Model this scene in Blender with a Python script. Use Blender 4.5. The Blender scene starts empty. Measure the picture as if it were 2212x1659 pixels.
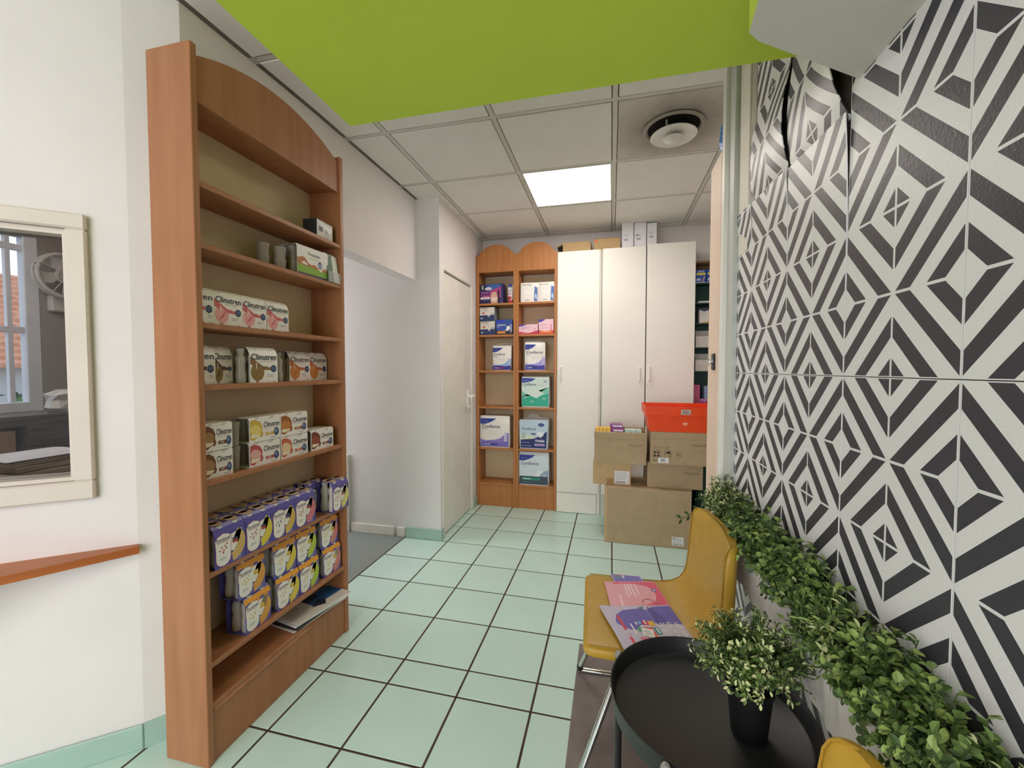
import bpy, bmesh, math, random
from mathutils import Vector, Matrix
random.seed(7)
S = bpy.context.scene
COL = S.collection
PI = math.pi
R = math.radians

# ------------------------------------------------------------------ camera
YAW, PITCH, ROLL, CAMH, FPX = 0.23623, 0.03598, 0.00067, 1.3033, 890.11
cam = bpy.data.cameras.new('camera'); camo = bpy.data.objects.new('camera', cam); COL.objects.link(camo)
cam.sensor_fit = 'HORIZONTAL'; cam.sensor_width = 36.0; cam.lens = FPX / 2212 * 36.0
cam.clip_start = 0.02; cam.clip_end = 200
fw = Vector((-math.sin(YAW) * math.cos(PITCH), math.cos(YAW) * math.cos(PITCH), -math.sin(PITCH)))
rt = Vector((math.cos(YAW), math.sin(YAW), 0)); up = rt.cross(fw)
rt2 = math.cos(ROLL) * rt + math.sin(ROLL) * up; up2 = -math.sin(ROLL) * rt + math.cos(ROLL) * up
M = Matrix((rt2, up2, -fw)).transposed().to_4x4(); M.translation = Vector((0, 0, CAMH))
camo.matrix_world = M
S.camera = camo

# ------------------------------------------------------------------ colour management, world, daylight
S.view_settings.view_transform = 'Standard'; S.view_settings.look = 'None'
S.view_settings.exposure = 0.33; S.view_settings.gamma = 1.0
S.view_settings.use_curve_mapping = False
try:
    S.cycles.use_denoising = True
    S.cycles.max_bounces = 8; S.cycles.diffuse_bounces = 5; S.cycles.transmission_bounces = 8
    S.cycles.sample_clamp_indirect = 6.0; S.cycles.caustics_reflective = False; S.cycles.caustics_refractive = False
except Exception:
    pass

W = bpy.data.worlds.new('sky'); S.world = W; W.use_nodes = True
nt = W.node_tree; nt.nodes.clear()
wo = nt.nodes.new('ShaderNodeOutputWorld'); bg = nt.nodes.new('ShaderNodeBackground')
tc = nt.nodes.new('ShaderNodeTexCoord'); nz = nt.nodes.new('ShaderNodeTexNoise'); cr = nt.nodes.new('ShaderNodeValToRGB')
nz.inputs['Scale'].default_value = 3.2; nz.inputs['Detail'].default_value = 5
cr.color_ramp.elements[0].position = 0.42; cr.color_ramp.elements[0].color = (0.36, 0.56, 0.86, 1)
cr.color_ramp.elements[1].position = 0.62; cr.color_ramp.elements[1].color = (0.92, 0.95, 1.0, 1)
nt.links.new(tc.outputs['Generated'], nz.inputs['Vector']); nt.links.new(nz.outputs['Fac'], cr.inputs['Fac'])
nt.links.new(cr.outputs['Color'], bg.inputs['Color']); nt.links.new(bg.outputs['Background'], wo.inputs['Surface'])
bg.inputs['Strength'].default_value = 1.15

def area(name, loc, aim, sx, sy, power, col):
    l = bpy.data.lights.new(name, 'AREA'); l.shape = 'RECTANGLE'; l.size = sx; l.size_y = sy
    l.energy = power; l.color = col
    o = bpy.data.objects.new(name, l); COL.objects.link(o); o.location = loc
    o.rotation_euler = (Vector(aim) - Vector(loc)).to_track_quat('-Z', 'Y').to_euler()
    return o
# unseen fill lamp added behind the photographer as shopfront daylight; daylight from the passage
area('shopfront_daylight', (-1.0, -2.75, 1.45), (-0.9, 2.0, 1.2), 2.6, 1.9, 60, (1.0, 0.962, 0.965))
area('passage_daylight', (-3.1, 2.30, 1.25), (-1.2, 2.35, 0.5), 0.8, 1.9, 15, (1.0, 0.965, 0.97))

# ------------------------------------------------------------------ materials
def srgb(h):
    h = h.lstrip('#'); c = [int(h[i:i + 2], 16) / 255 for i in (0, 2, 4)]
    return [x / 12.92 if x <= .04045 else ((x + .055) / 1.055) ** 2.4 for x in c] + [1]
MATS = {}
def mat(name, hexc, rough=.6, metal=0, var=.0, vscale=20, bump=0, bscale=200, spec=.4, stretch=None, hex2=None, coat=0, alpha=1, trans=0, emit=0, detail=4):
    if name in MATS: return MATS[name]
    m = bpy.data.materials.new(name); m.use_nodes = True; t = m.node_tree; b = t.nodes['Principled BSDF']
    b.inputs['Base Color'].default_value = srgb(hexc); b.inputs['Roughness'].default_value = rough
    b.inputs['Metallic'].default_value = metal; b.inputs['Specular IOR Level'].default_value = spec
    b.inputs['Coat Weight'].default_value = coat; b.inputs['Alpha'].default_value = alpha
    b.inputs['Transmission Weight'].default_value = trans
    co = t.nodes.new('ShaderNodeTexCoord'); src = co.outputs['Object']
    if stretch:
        mp = t.nodes.new('ShaderNodeMapping'); mp.inputs['Scale'].default_value = stretch
        t.links.new(src, mp.inputs['Vector']); src = mp.outputs['Vector']
    if var or hex2:
        n = t.nodes.new('ShaderNodeTexNoise'); n.inputs['Scale'].default_value = vscale; n.inputs['Detail'].default_value = detail
        t.links.new(src, n.inputs['Vector'])
        r = t.nodes.new('ShaderNodeValToRGB'); c1 = srgb(hexc)
        c2 = srgb(hex2) if hex2 else [min(1, x * (1 + var)) for x in c1[:3]] + [1]
        if not hex2: c1 = [x * (1 - var) for x in c1[:3]] + [1]
        r.color_ramp.elements[0].position = .35; r.color_ramp.elements[1].position = .68
        r.color_ramp.elements[0].color = c1; r.color_ramp.elements[1].color = c2
        t.links.new(n.outputs['Fac'], r.inputs['Fac']); t.links.new(r.outputs['Color'], b.inputs['Base Color'])
    if bump:
        n2 = t.nodes.new('ShaderNodeTexNoise'); n2.inputs['Scale'].default_value = bscale; n2.inputs['Detail'].default_value = 3
        t.links.new(src, n2.inputs['Vector']); bp = t.nodes.new('ShaderNodeBump'); bp.inputs['Strength'].default_value = bump
        bp.inputs['Distance'].default_value = .002
        t.links.new(n2.outputs['Fac'], bp.inputs['Height']); t.links.new(bp.outputs['Normal'], b.inputs['Normal'])
    if emit:
        b.inputs['Emission Color'].default_value = srgb(hexc); b.inputs['Emission Strength'].default_value = emit
    MATS[name] = m
    return m
def ink(hexc, rough=.45): return mat('ink_' + hexc.lstrip('#') + ('_%d' % int(rough * 100)), hexc, rough, spec=.4)

M_WALL = mat('wall_paint', '#E8E3E1', .8, var=.025, vscale=3, bump=.25, bscale=260)
M_WALLP = mat('wall_paint_passage', '#E6E3E2', .75, var=.02, vscale=3, bump=.2, bscale=260)
M_TRIMW = mat('trim_white_paint', '#E9E6DE', .45, var=.03, vscale=8)
M_CREAMFRAME = mat('cream_frame_paint', '#DBD1C5', .45, var=.03, vscale=6)
M_CEIL = mat('ceiling_tile', '#E8E6DF', .9, var=.02, vscale=6, bump=.3, bscale=500)
M_RAIL = mat('ceiling_rail', '#CFCCC3', .5, var=.03, vscale=10)
M_GREEN = mat('green_paint', '#C4DA48', .7, var=.02, vscale=4, bump=.15, bscale=300)
M_TILE = mat('mint_floor_tile', '#C8E4DB', .22, var=.03, vscale=2.5, bump=.05, bscale=120, spec=.5)
M_GROUT = mat('grout', '#4A3A2E', .9, var=.2, vscale=30)
M_SKIRT = mat('skirting_tile', '#A9C6BB', .3, var=.04, vscale=6)
M_CARPET = mat('grey_carpet', '#8C938F', .95, var=.12, vscale=90, bump=.6, bscale=500)
M_MAT = mat('brown_vinyl', '#746A68', .6, hex2='#8A7F7C', vscale=7, bump=.1, bscale=150, detail=8)
M_WOOD = mat('cherry_laminate', '#A36C48', .42, hex2='#AF7954', vscale=9, stretch=(3, 3, .25), spec=.35)
M_WOOD2 = mat('orange_cherry_laminate', '#B07341', .42, hex2='#BC804D', vscale=9, stretch=(3, 3, .25), spec=.35)
M_BACK = mat('shelf_back_board', '#D6C19C', .7, hex2='#DDCAA8', vscale=4)
M_EDGE = mat('shelf_edge_band', '#B67B4C', .5, var=.05, vscale=20)
M_CAB = mat('white_melamine', '#EEEBE2', .4, var=.012, vscale=5)
M_CABS = mat('grey_melamine', '#D3D3CB', .5)
M_HANDLE = mat('white_plastic', '#F8F7F3', .3)
M_BLACKP = mat('black_plastic', '#1B1B1C', .4)
M_DARK = mat('dark_gap', '#15110E', .9)  # near-black that stands in for shade in gaps and hollows
M_CARD = mat('cardboard', '#B39C7C', .85, var=.05, vscale=14, bump=.15, bscale=90)
M_CARD2 = mat('cardboard_light', '#C6A87C', .85, var=.05, vscale=14, bump=.15, bscale=90)
M_CARDIN = mat('cardboard_inside', '#8E7350', .9, var=.06, vscale=14)
M_TAPE = mat('brown_tape', '#A5814F', .35)
M_CRATE = mat('orange_plastic', '#F04A14', .4, var=.03, vscale=9)
M_CHROME = mat('chrome', '#D8DAD8', .08, metal=1)
M_LEATHER = mat('mustard_leather', '#BC9534', .38, var=.05, vscale=30, bump=.12, bscale=500, spec=.45)
M_PIPE = mat('mustard_piping', '#A9852E', .45)
M_BLACKM = mat('black_tray_paint', '#262627', .40, spec=.5, bump=.05, bscale=900)
M_POT = mat('black_pot', '#0D0D0E', .6)
M_PLANTER = mat('white_planter', '#E4E1DF', .55, var=.04, vscale=12, bump=.2, bscale=40)
M_SOIL = mat('soil', '#1C1712', .95)
M_STEM = mat('plant_stem', '#3F5226', .7)
M_LEAFD = mat('leaf_dark', '#3D532B', .5, var=.2, vscale=60)
M_LEAFM = mat('leaf_mid', '#5F783C', .48, var=.2, vscale=60)
M_LEAFL = mat('leaf_light', '#8CA158', .48, var=.15, vscale=60)
M_LEAFT = mat('leaf_tip', '#CDD29A', .5, var=.1, vscale=60)
M_BOTTLE = mat('bottle_plastic', '#D9D3CC', .35)
M_CUPG = mat('grey_cup_plastic', '#A59C90', .4)
M_CAP = mat('foil_cap', '#D2B496', .4)
M_FILM = mat('clear_film', '#E8E8EA', .12, alpha=.28, spec=.6)
M_SHELFG = mat('dark_green_shelving', '#1C423A', .5)
M_GLASS = mat('pane_glass', '#FAFCFB', .0, trans=1.0, spec=.2)
M_GLASS.node_tree.nodes['Principled BSDF'].inputs['IOR'].default_value = 1.10
M_PINKD = mat('pinkish_door', '#E6CDB9', .55, var=.02, vscale=5)
M_LED = mat('led_panel', '#FFF5EC', .5, emit=13.0)
M_SHELFW = mat('wood_ledge', '#A65C2C', .35, hex2='#B56A35', vscale=8, stretch=(.6, .6, 3))

# ------------------------------------------------------------------ mesh helpers
def link(name, me, parent=None):
    o = bpy.data.objects.new(name, me); COL.objects.link(o)
    if parent is not None: o.parent = parent
    return o
def empty(name, loc=(0, 0, 0), rz=0):
    o = bpy.data.objects.new(name, None); COL.objects.link(o); o.location = loc; o.rotation_euler = (0, 0, rz)
    o.empty_display_size = .05
    return o
def tag(o, label, cat, group=None):
    o['label'] = label; o['category'] = cat
    if group: o['group'] = group
    return o
def struct(o, label=None):
    o['kind'] = 'structure'
    if label: o['label'] = label
    return o
class MB:
    def __init__(s): s.v = []; s.f = []; s.m = []; s.mats = []; s.uv = None
    def mi(s, m):
        if m not in s.mats: s.mats.append(m)
        return s.mats.index(m)
    def add(s, vs, fs, m):
        b = len(s.v); i = s.mi(m); s.v += [tuple(x) for x in vs]
        for f in fs: s.f.append([b + k for k in f]); s.m.append(i)
        return s
    def box(s, x0, x1, y0, y1, z0, z1, m):
        v = [(x, y, z) for z in (z0, z1) for y in (y0, y1) for x in (x0, x1)]
        return s.add(v, [(0, 2, 3, 1), (4, 5, 7, 6), (0, 1, 5, 4), (2, 6, 7, 3), (0, 4, 6, 2), (1, 3, 7, 5)], m)
    def cbox(s, x0, x1, y0, y1, z0, z1, m, c=.003):
        # box with chamfered edges (24 verts)
        c = min(c, (x1 - x0) * .45, (y1 - y0) * .45, (z1 - z0) * .45)
        bm = bmesh.new(); bmesh.ops.create_cube(bm, size=1)
        for v in bm.verts: v.co = Vector(((x0 + x1) / 2 + v.co.x * (x1 - x0), (y0 + y1) / 2 + v.co.y * (y1 - y0), (z0 + z1) / 2 + v.co.z * (z1 - z0)))
        bmesh.ops.bevel(bm, geom=bm.edges[:], offset=c, segments=1, affect='EDGES')
        bm.verts.index_update()
        s.add([v.co[:] for v in bm.verts], [[v.index for v in f.verts] for f in bm.faces], m); bm.free(); return s
    def prism(s, pts, axis, a0, a1, m):
        # polygon pts (u,v) extruded along axis
        n = len(pts)
        def mk(u, v, a): return {'x': (a, u, v), 'y': (u, a, v), 'z': (u, v, a)}[axis]
        vs = [mk(u, v, a0) for u, v in pts] + [mk(u, v, a1) for u, v in pts]
        fs = [list(range(n))[::-1], list(range(n, 2 * n))] + [(i, (i + 1) % n, n + (i + 1) % n, n + i) for i in range(n)]
        return s.add(vs, fs, m)
    def lathe(s, prof, cx, cy, m, seg=20, cap=True):
        n = len(prof); vs = []
        for r, z in prof:
            for k in range(seg): a = 2 * PI * k / seg; vs.append((cx + r * math.cos(a), cy + r * math.sin(a), z))
        fs = [(i * seg + k, i * seg + (k + 1) % seg, (i + 1) * seg + (k + 1) % seg, (i + 1) * seg + k) for i in range(n - 1) for k in range(seg)]
        if cap: fs += [list(range(seg))[::-1], [(n - 1) * seg + k for k in range(seg)]]
        return s.add(vs, fs, m)
    def tube(s, pts, r, m, seg=8, cap=True):
        pts = [Vector(p) for p in pts]; n = len(pts); vs = []; ref = Vector((.13, .31, .94)).normalized()
        for i, p in enumerate(pts):
            d = (pts[min(i + 1, n - 1)] - pts[max(i - 1, 0)]).normalized()
            a = d.cross(ref); a = a.normalized() if a.length > .05 else d.cross(Vector((1, 0, 0))).normalized()
            b = d.cross(a)
            rr = r[i] if isinstance(r, (list, tuple)) else r
            for k in range(seg): t = 2 * PI * k / seg; vs.append(p + rr * (math.cos(t) * a + math.sin(t) * b))
        fs = [(i * seg + k, i * seg + (k + 1) % seg, (i + 1) * seg + (k + 1) % seg, (i + 1) * seg + k) for i in range(n - 1) for k in range(seg)]
        if cap: fs += [list(range(seg)), [(n - 1) * seg + k for k in range(seg)][::-1]]
        return s.add(vs, fs, m)
    def mesh(s, name, smooth=False):
        me = bpy.data.meshes.new(name); me.from_pydata(s.v, [], s.f)
        for m in s.mats: me.materials.append(m)
        me.polygons.foreach_set('material_index', s.m)
        bm = bmesh.new(); bm.from_mesh(me); bmesh.ops.recalc_face_normals(bm, faces=bm.faces); bm.to_mesh(me); bm.free()
        if smooth:
            me.polygons.foreach_set('use_smooth', [True] * len(me.polygons))
            try: me.set_sharp_from_angle(angle=R(40))
            except Exception: pass
        me.update(); return me
    def build(s, name, parent=None, smooth=False): return link(name, s.mesh(name, smooth), parent)

# printed artwork: flat shapes in (u,v) laid a fraction of a millimetre proud of the face that carries them
TXT = {}
def text_shape(body, shear=0, bold=0):
    k = (body, shear, bold)
    if k not in TXT:
        cu = bpy.data.curves.new('t', 'FONT'); cu.body = body; cu.size = 1; cu.resolution_u = 3; cu.shear = shear; cu.offset = bold
        o = bpy.data.objects.new('t', cu); me = bpy.data.meshes.new_from_object(o)
        vs = [(v.co.x, v.co.y) for v in me.vertices]; fs = [list(p.vertices) for p in me.polygons]
        bpy.data.objects.remove(o); bpy.data.curves.remove(cu); bpy.data.meshes.remove(me)
        x0 = min(v[0] for v in vs); x1 = max(v[0] for v in vs)
        TXT[k] = ([(x - x0, y) for x, y in vs], fs, x1 - x0)
    return TXT[k]
class Print:
    def __init__(s, eps=.0004): s.mb = MB(); s.k = 0; s.eps = eps
    def poly(s, pts, c):
        s.k += 1; y = -s.eps - s.k * .00005
        s.mb.add([(u, y, v) for u, v in pts], [list(range(len(pts)))], c if not isinstance(c, str) else ink(c)); return s
    def rect(s, u0, u1, v0, v1, c): return s.poly([(u0, v0), (u1, v0), (u1, v1), (u0, v1)], c)
    def ell(s, u, v, a, b, c, n=18, a0=0, a1=360):
        return s.poly([(u + a * math.cos(R(a0 + (a1 - a0) * i / n)), v + b * math.sin(R(a0 + (a1 - a0) * i / n))) for i in range(n + (0 if a1 - a0 == 360 else 1))], c)
    def arc(s, u, v, ro, ri, a0, a1, c, n=14, e=1.0):
        o = [(u + ro * math.cos(R(a0 + (a1 - a0) * i / n)), v + ro * e * math.sin(R(a0 + (a1 - a0) * i / n))) for i in range(n + 1)]
        q = [(u + ri * math.cos(R(a0 + (a1 - a0) * i / n)), v + ri * e * math.sin(R(a0 + (a1 - a0) * i / n))) for i in range(n + 1)]
        for i in range(n): s.poly([o[i], o[i + 1], q[i + 1], q[i]], c); s.k -= 1
        return s
    def text(s, body, u, v, w=None, h=None, c='#222244', shear=0, bold=0, align='l'):
        vs, fs, tw = text_shape(body, shear, bold); sc = (w / tw) if w else h
        sv = h if h else sc
        if w and h: su, sv = w / tw, h
        else: su = sv = sc
        du = {'l': 0, 'c': -tw * su / 2, 'r': -tw * su}[align]
        s.k += 1; y = -s.eps - s.k * .00005
        s.mb.add([(u + du + x * su, y, v + z * sv) for x, z in vs], fs, ink(c)); return s
    def lines(s, u0, u1, v, n, dv, c, th=.0012, jitter=.3):
        for i in range(n):
            s.rect(u0, u0 + (u1 - u0) * (1 - jitter * random.random()), v - i * dv, v - i * dv + th, c)
        return s
    def barcode(s, u0, u1, v0, v1, c='#222222'):
        u = u0
        while u < u1 - .001:
            w = random.choice((.0008, .0014, .002)); s.rect(u, min(u + w, u1), v0, v1, c); s.k -= 1; u += w + random.choice((.001, .0016))
        return s
    def mesh(s, name='print'):
        me = bpy.data.meshes.new(name); me.from_pydata(s.mb.v, [], s.mb.f)
        for m in s.mb.mats: me.materials.append(m)
        me.polygons.foreach_set('material_index', s.mb.m); me.update(); return me
    def build(s, name, parent): return link(name, s.mesh(name), parent)

# ================================================================== THE ROOM
HC = 2.579          # ceiling height
XR = 0.494           # face of the papered wall
# ---- floor, with each tile proud of the recessed grout
floor = struct(MB().box(-1.60, 1.12, -2.6, 3.98, -.05, -.0016, M_GROUT).box(-2.85, -1.60, -2.6, 1.2, -.05, -.0016, M_GROUT).build('floor'), 'mint green tiled floor with dark joints')
TS = .30256; G = .0043
xs = [-1.545] + [-1.19403 + TS * c for c in range(-1, 8)]; xs = [-1.545] + [x for x in xs if -1.45 < x < .9] + [1.10]
xs = [-1.545 - TS * i for i in (4, 3, 2, 1)] + xs
ys = [1.49769 - TS * i for i in range(8, 0, -1)] + [1.49769, 1.64475] + [1.96368 + TS * i for i in range(0, 7)] + [3.96]
TM = {}
for i in range(len(xs) - 1):
    for j in range(len(ys) - 1):
        w = xs[i + 1] - xs[i] - 2 * G; d = ys[j + 1] - ys[j] - 2 * G
        if w < .03 or d < .03 or (xs[i] < -1.6 and ys[j] > .95): continue
        k = (round(w, 4), round(d, 4))
        if k not in TM: TM[k] = MB().cbox(-w / 2, w / 2, -d / 2, d / 2, -.012, 0, M_TILE, .0010).mesh('floor_tile')
        o = link('floor_tile', TM[k], floor); o.location = ((xs[i] + xs[i + 1]) / 2, (ys[j] + ys[j + 1]) / 2, random.uniform(-.0006, 0))
carpet = struct(MB().box(-3.3, -1.549, 1.75, 2.90, -.05, .001, M_CARPET).build('floor'), 'grey carpet of the side passage')
struct(MB().box(-3.8, -1.602, -2.6, 1.748, -.09, -.052, M_CARPET).build('floor'), 'office floor behind the inner window')
vinyl = tag(MB().cbox(-.135, .480, -1.0, 1.93, .0008, .005, M_MAT, .002).build('floor_mat'), 'grey brown vinyl mat under the mustard chairs and tray table', 'mat')

# ---- walls
def wallbox(name, label, *boxes, m=M_WALL):
    mb = MB()
    for b in boxes: mb.box(*b, m)
    return struct(mb.build(name), label)
wallbox('wall_back', 'painted back wall above the cabinets', (-1.35, 1.2, 3.96, 4.06, 0, HC + .1))
wallbox('wall_alcove', 'wall at the right end of the store area', (1.10, 1.2, 1.90, 3.96, 0, HC + .1), (XR + .08, 1.10, 1.85, 1.90, 0, HC + .1))
# passage wall facing the camera, and its corner with the inner door
wallbox('wall_passage', 'pale wall of the side passage facing the camera', (-3.3, -1.352, 2.88, 2.98, 0, HC + .1), (-1.352, -1.25, 2.88, 2.935, 0, HC + .1), m=M_WALLP)
wallbox('wall_door', 'white wall with the inner door', (-1.35, -1.252, 2.935, 3.625, 2.085, HC + .1), (-1.35, -1.252, 3.625, 3.96, 0, HC + .1))
# left wall, its plan slightly kinked, with a lintel over the passage
mb = MB()
mb.prism([(-1.555, 1.043), (-1.465, 1.16), (-1.445, 1.80), (-1.56, 1.80), (-1.66, 1.16)], 'z', 0, HC + .1, M_WALL)
mb.prism([(-1.445, 1.80), (-1.44, 2.88), (-1.545, 2.88), (-1.56, 1.80)], 'z', 1.972, HC + .1, M_WALL)
struct(mb.build('wall_left'), 'left wall behind the tall bookcase with lintel over the passage')
MB_ = MB().box(-1.56, -1.45, 1.80, 1.83, 0, 1.972, M_TRIMW); struct(MB_.build('trim_1'), 'white door lining at the passage')
wallbox('wall_passage_end', 'ceiling of the side passage', (-3.3, -1.56, 1.7, 2.88, 2.3, 2.4))
# diagonal wall with the interior window
DA = R(40); DX, DY = math.cos(DA), math.sin(DA)
diag = empty('wall_diagonal', (-1.555, 1.043, 0), DA)       # local x runs along the wall, away from the corner is -x; local -y faces the room
struct(diag, 'white angled wall with an inner window at the left')
L0 = -1.62
mb = MB()
for b in ((-.135, 0, 0, .1, 0, HC + .1), (L0, -.94, 0, .1, 0, HC + .1), (-.94, -.135, 0, .1, 0, .935), (-.94, -.135, 0, .1, 1.755, HC + .1)): mb.box(*b, M_WALL)
mb.build('wall_body', diag)
mb = MB()
mb.cbox(L0, 0, -.012, 0, 0, .085, M_SKIRT, .003); mb.build('skirting_tile', diag)
sk = MB().prism([(-1.555, 1.043), (-1.465, 1.16), (-1.457, 1.154), (-1.546, 1.036)], 'z', 0, .085, M_SKIRT)
struct(sk.build('baseboard_left'), 'green tile skirting beside the tall bookcase')
win = empty('window_1', (-1.555, 1.043, 0), DA); struct(win, 'cream framed inner window looking into an office')
for b, nm in (((-.985, -.098, -.022, 0, 1.742, 1.790), 'frame_rail'), ((-.985, -.098, -.022, 0, .885, .945), 'frame_rail'), ((-.148, -.098, -.022, 0, .945, 1.742), 'frame_stile'), ((-.985, -.93, -.022, 0, .945, 1.742), 'frame_stile')):
    MB().cbox(*b, M_CREAMFRAME, .005).build(nm, win)
for b in ((-.93, -.148, 0, .09, 1.725, 1.742), (-.93, -.148, 0, .09, .945, .958), (-.160, -.148, 0, .09, .958, 1.725), (-.93, -.915, 0, .09, .958, 1.725)):
    MB().box(*b, M_CREAMFRAME).build('window_bead', win)
MB().box(-.915, -.16, .045, .049, .958, 1.725, M_GLASS).build('pane', win)
# walls out of view behind the photographer
ex, ey = -1.555 + L0 * DX, 1.043 + L0 * DY
wallbox('wall_front_left', 'left wall of the shop behind the photographer', (ex - .1, ex, -2.6, ey, 0, HC + .1))
wallbox('wall_front', 'shopfront wall with a wide glazed opening', (ex, XR + .1, -2.62, -2.5, 0, .45), (ex, XR + .1, -2.62, -2.5, 2.42, HC + .1), (ex, -2.4, -2.62, -2.5, .45, 2.42), (.4, XR + .1, -2.62, -2.5, .45, 2.42))
# office
wallbox('wall_office', 'grey office wall around its outer window', (-3.55, -3.40, 1.79, 2.05, 0, 2.6), (-3.55, -3.40, -1.0, .70, 0, 2.6), (-3.55, -3.40, .70, 1.79, 0, 1.045), (-3.55, -3.40, .70, 1.79, 2.125, 2.6), m=mat('office_grey_paint', '#A39B92', .85, var=.05, vscale=4))
wallbox('wall_office_side', 'office side wall', (-3.40, -1.68, 1.60, 1.695, 0, 2.6), m=MATS['office_grey_paint']).location = (0, .32, 0)
wallbox('ceiling', 'office ceiling', (-3.55, -1.66, -1.0, 1.98, 2.6, 2.7))

# ---- ceiling of the store: slab, rails and tiles
ceil = struct(MB().box(-1.75, 1.2, -2.62, 4.0, HC + .03, HC + .1, M_CEIL).build('ceiling'), 'suspended ceiling of white square tiles')
gx = [-1.193 + .6 * i for i in range(-1, 5)]; gy = [2.049 + .6 * j for j in range(-8, 4)]
cells_x = [(-1.55, -1.193), (-1.193, -.593), (-.593, .007), (.007, .607), (.607, 1.11)]
cells_y = [(gy[j], gy[j + 1]) for j in range(len(gy) - 1)] + [(3.849, 3.97)]
CM = {}
LED_CELLS = {(2, (2.649, 3.249))}
for i, (a, b) in enumerate(cells_x):
    for (c, d) in cells_y:
        if c > 2.0 and i == 4 and d < 2.7: pass
        key = (round(c, 3), round(d, 3))
        if i == 2 and abs(c - 2.649) < .01: continue            # LED panel
        if i == 3 and abs(c - 2.049) < .01: continue            # ventilation plate
        if c < -1.0 and -1.9 < c and i in (1, 2) and abs(c + 1.551) < .01: continue
        if c < .8 and c > -.7 and i > 1: continue        # above the green soffit
        w = b - a - .034; h = d - c - .034
        if h < .02: continue
        k = (round(w, 3), round(h, 3))
        if k not in CM: CM[k] = MB().cbox(-w / 2, w / 2, -h / 2, h / 2, -.006, .02, M_CEIL, .002).mesh('ceiling_tile')
        o = link('ceiling_tile', CM[k], ceil); o.location = ((a + b) / 2, (c + d) / 2, HC)
for x in (-1.193, -.593, .007, .607): MB().box(x - .012, x + .012, -2.5, 3.96, HC - .004, HC + .03, M_RAIL).build('ceiling_rail', ceil)
for y in gy + []:
    MB().box(-1.55, 1.10, y - .012, y + .012, HC - .0035, HC + .03, M_RAIL).build('ceiling_rail', ceil)
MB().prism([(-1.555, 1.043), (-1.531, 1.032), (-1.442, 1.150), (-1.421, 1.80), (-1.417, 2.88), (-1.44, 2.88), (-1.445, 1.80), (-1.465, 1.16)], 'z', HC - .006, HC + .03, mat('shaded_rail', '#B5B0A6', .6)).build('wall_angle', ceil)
MB().box(-1.25, -1.225, 2.88, 3.96, HC - .005, HC + .03, M_RAIL).build('wall_angle', ceil)
MB().box(-1.25, 1.1, 3.93, 3.96, HC - .005, HC + .03, M_RAIL).build('wall_angle', ceil)
MB().box(-1.46, -1.225, 2.855, 2.88, HC - .005, HC + .03, M_RAIL).build('wall_angle', ceil)

# ---- green dropped soffit and the lower white boxing by the papered wall
struct(MB().box(-.828, XR + .03, -.75, 1.202, 2.089, HC + .03, M_GREEN).build('soffit_green'), 'flat lime green dropped soffit')
M_SOF = mat('white_soffit_paint', '#D9D6CC', .8, var=.02, vscale=5, bump=.2, bscale=200)
mb = MB()
P = [(.222, -.75), (.226, .751), (.234, .837), (.258, .863), (XR + .03, 1.040), (XR + .03, -.75)]
n = len(P)
mb.add([(x, y, 1.905) for x, y in P], [list(range(n))[::-1]], M_SOF)
for i in range(n):
    a, b = P[i], P[(i + 1) % n]
    mb.add([(*a, 1.905), (*b, 1.905), (*b, 2.10), (*a, 2.10)], [(0, 1, 2, 3)], M_GREEN if i < 2 else M_SOF)
mb.add([(x, y, 2.10) for x, y in P], [list(range(n))], M_SOF)
struct(mb.build('soffit_white'), 'white boxed soffit against the papered wall')

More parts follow.
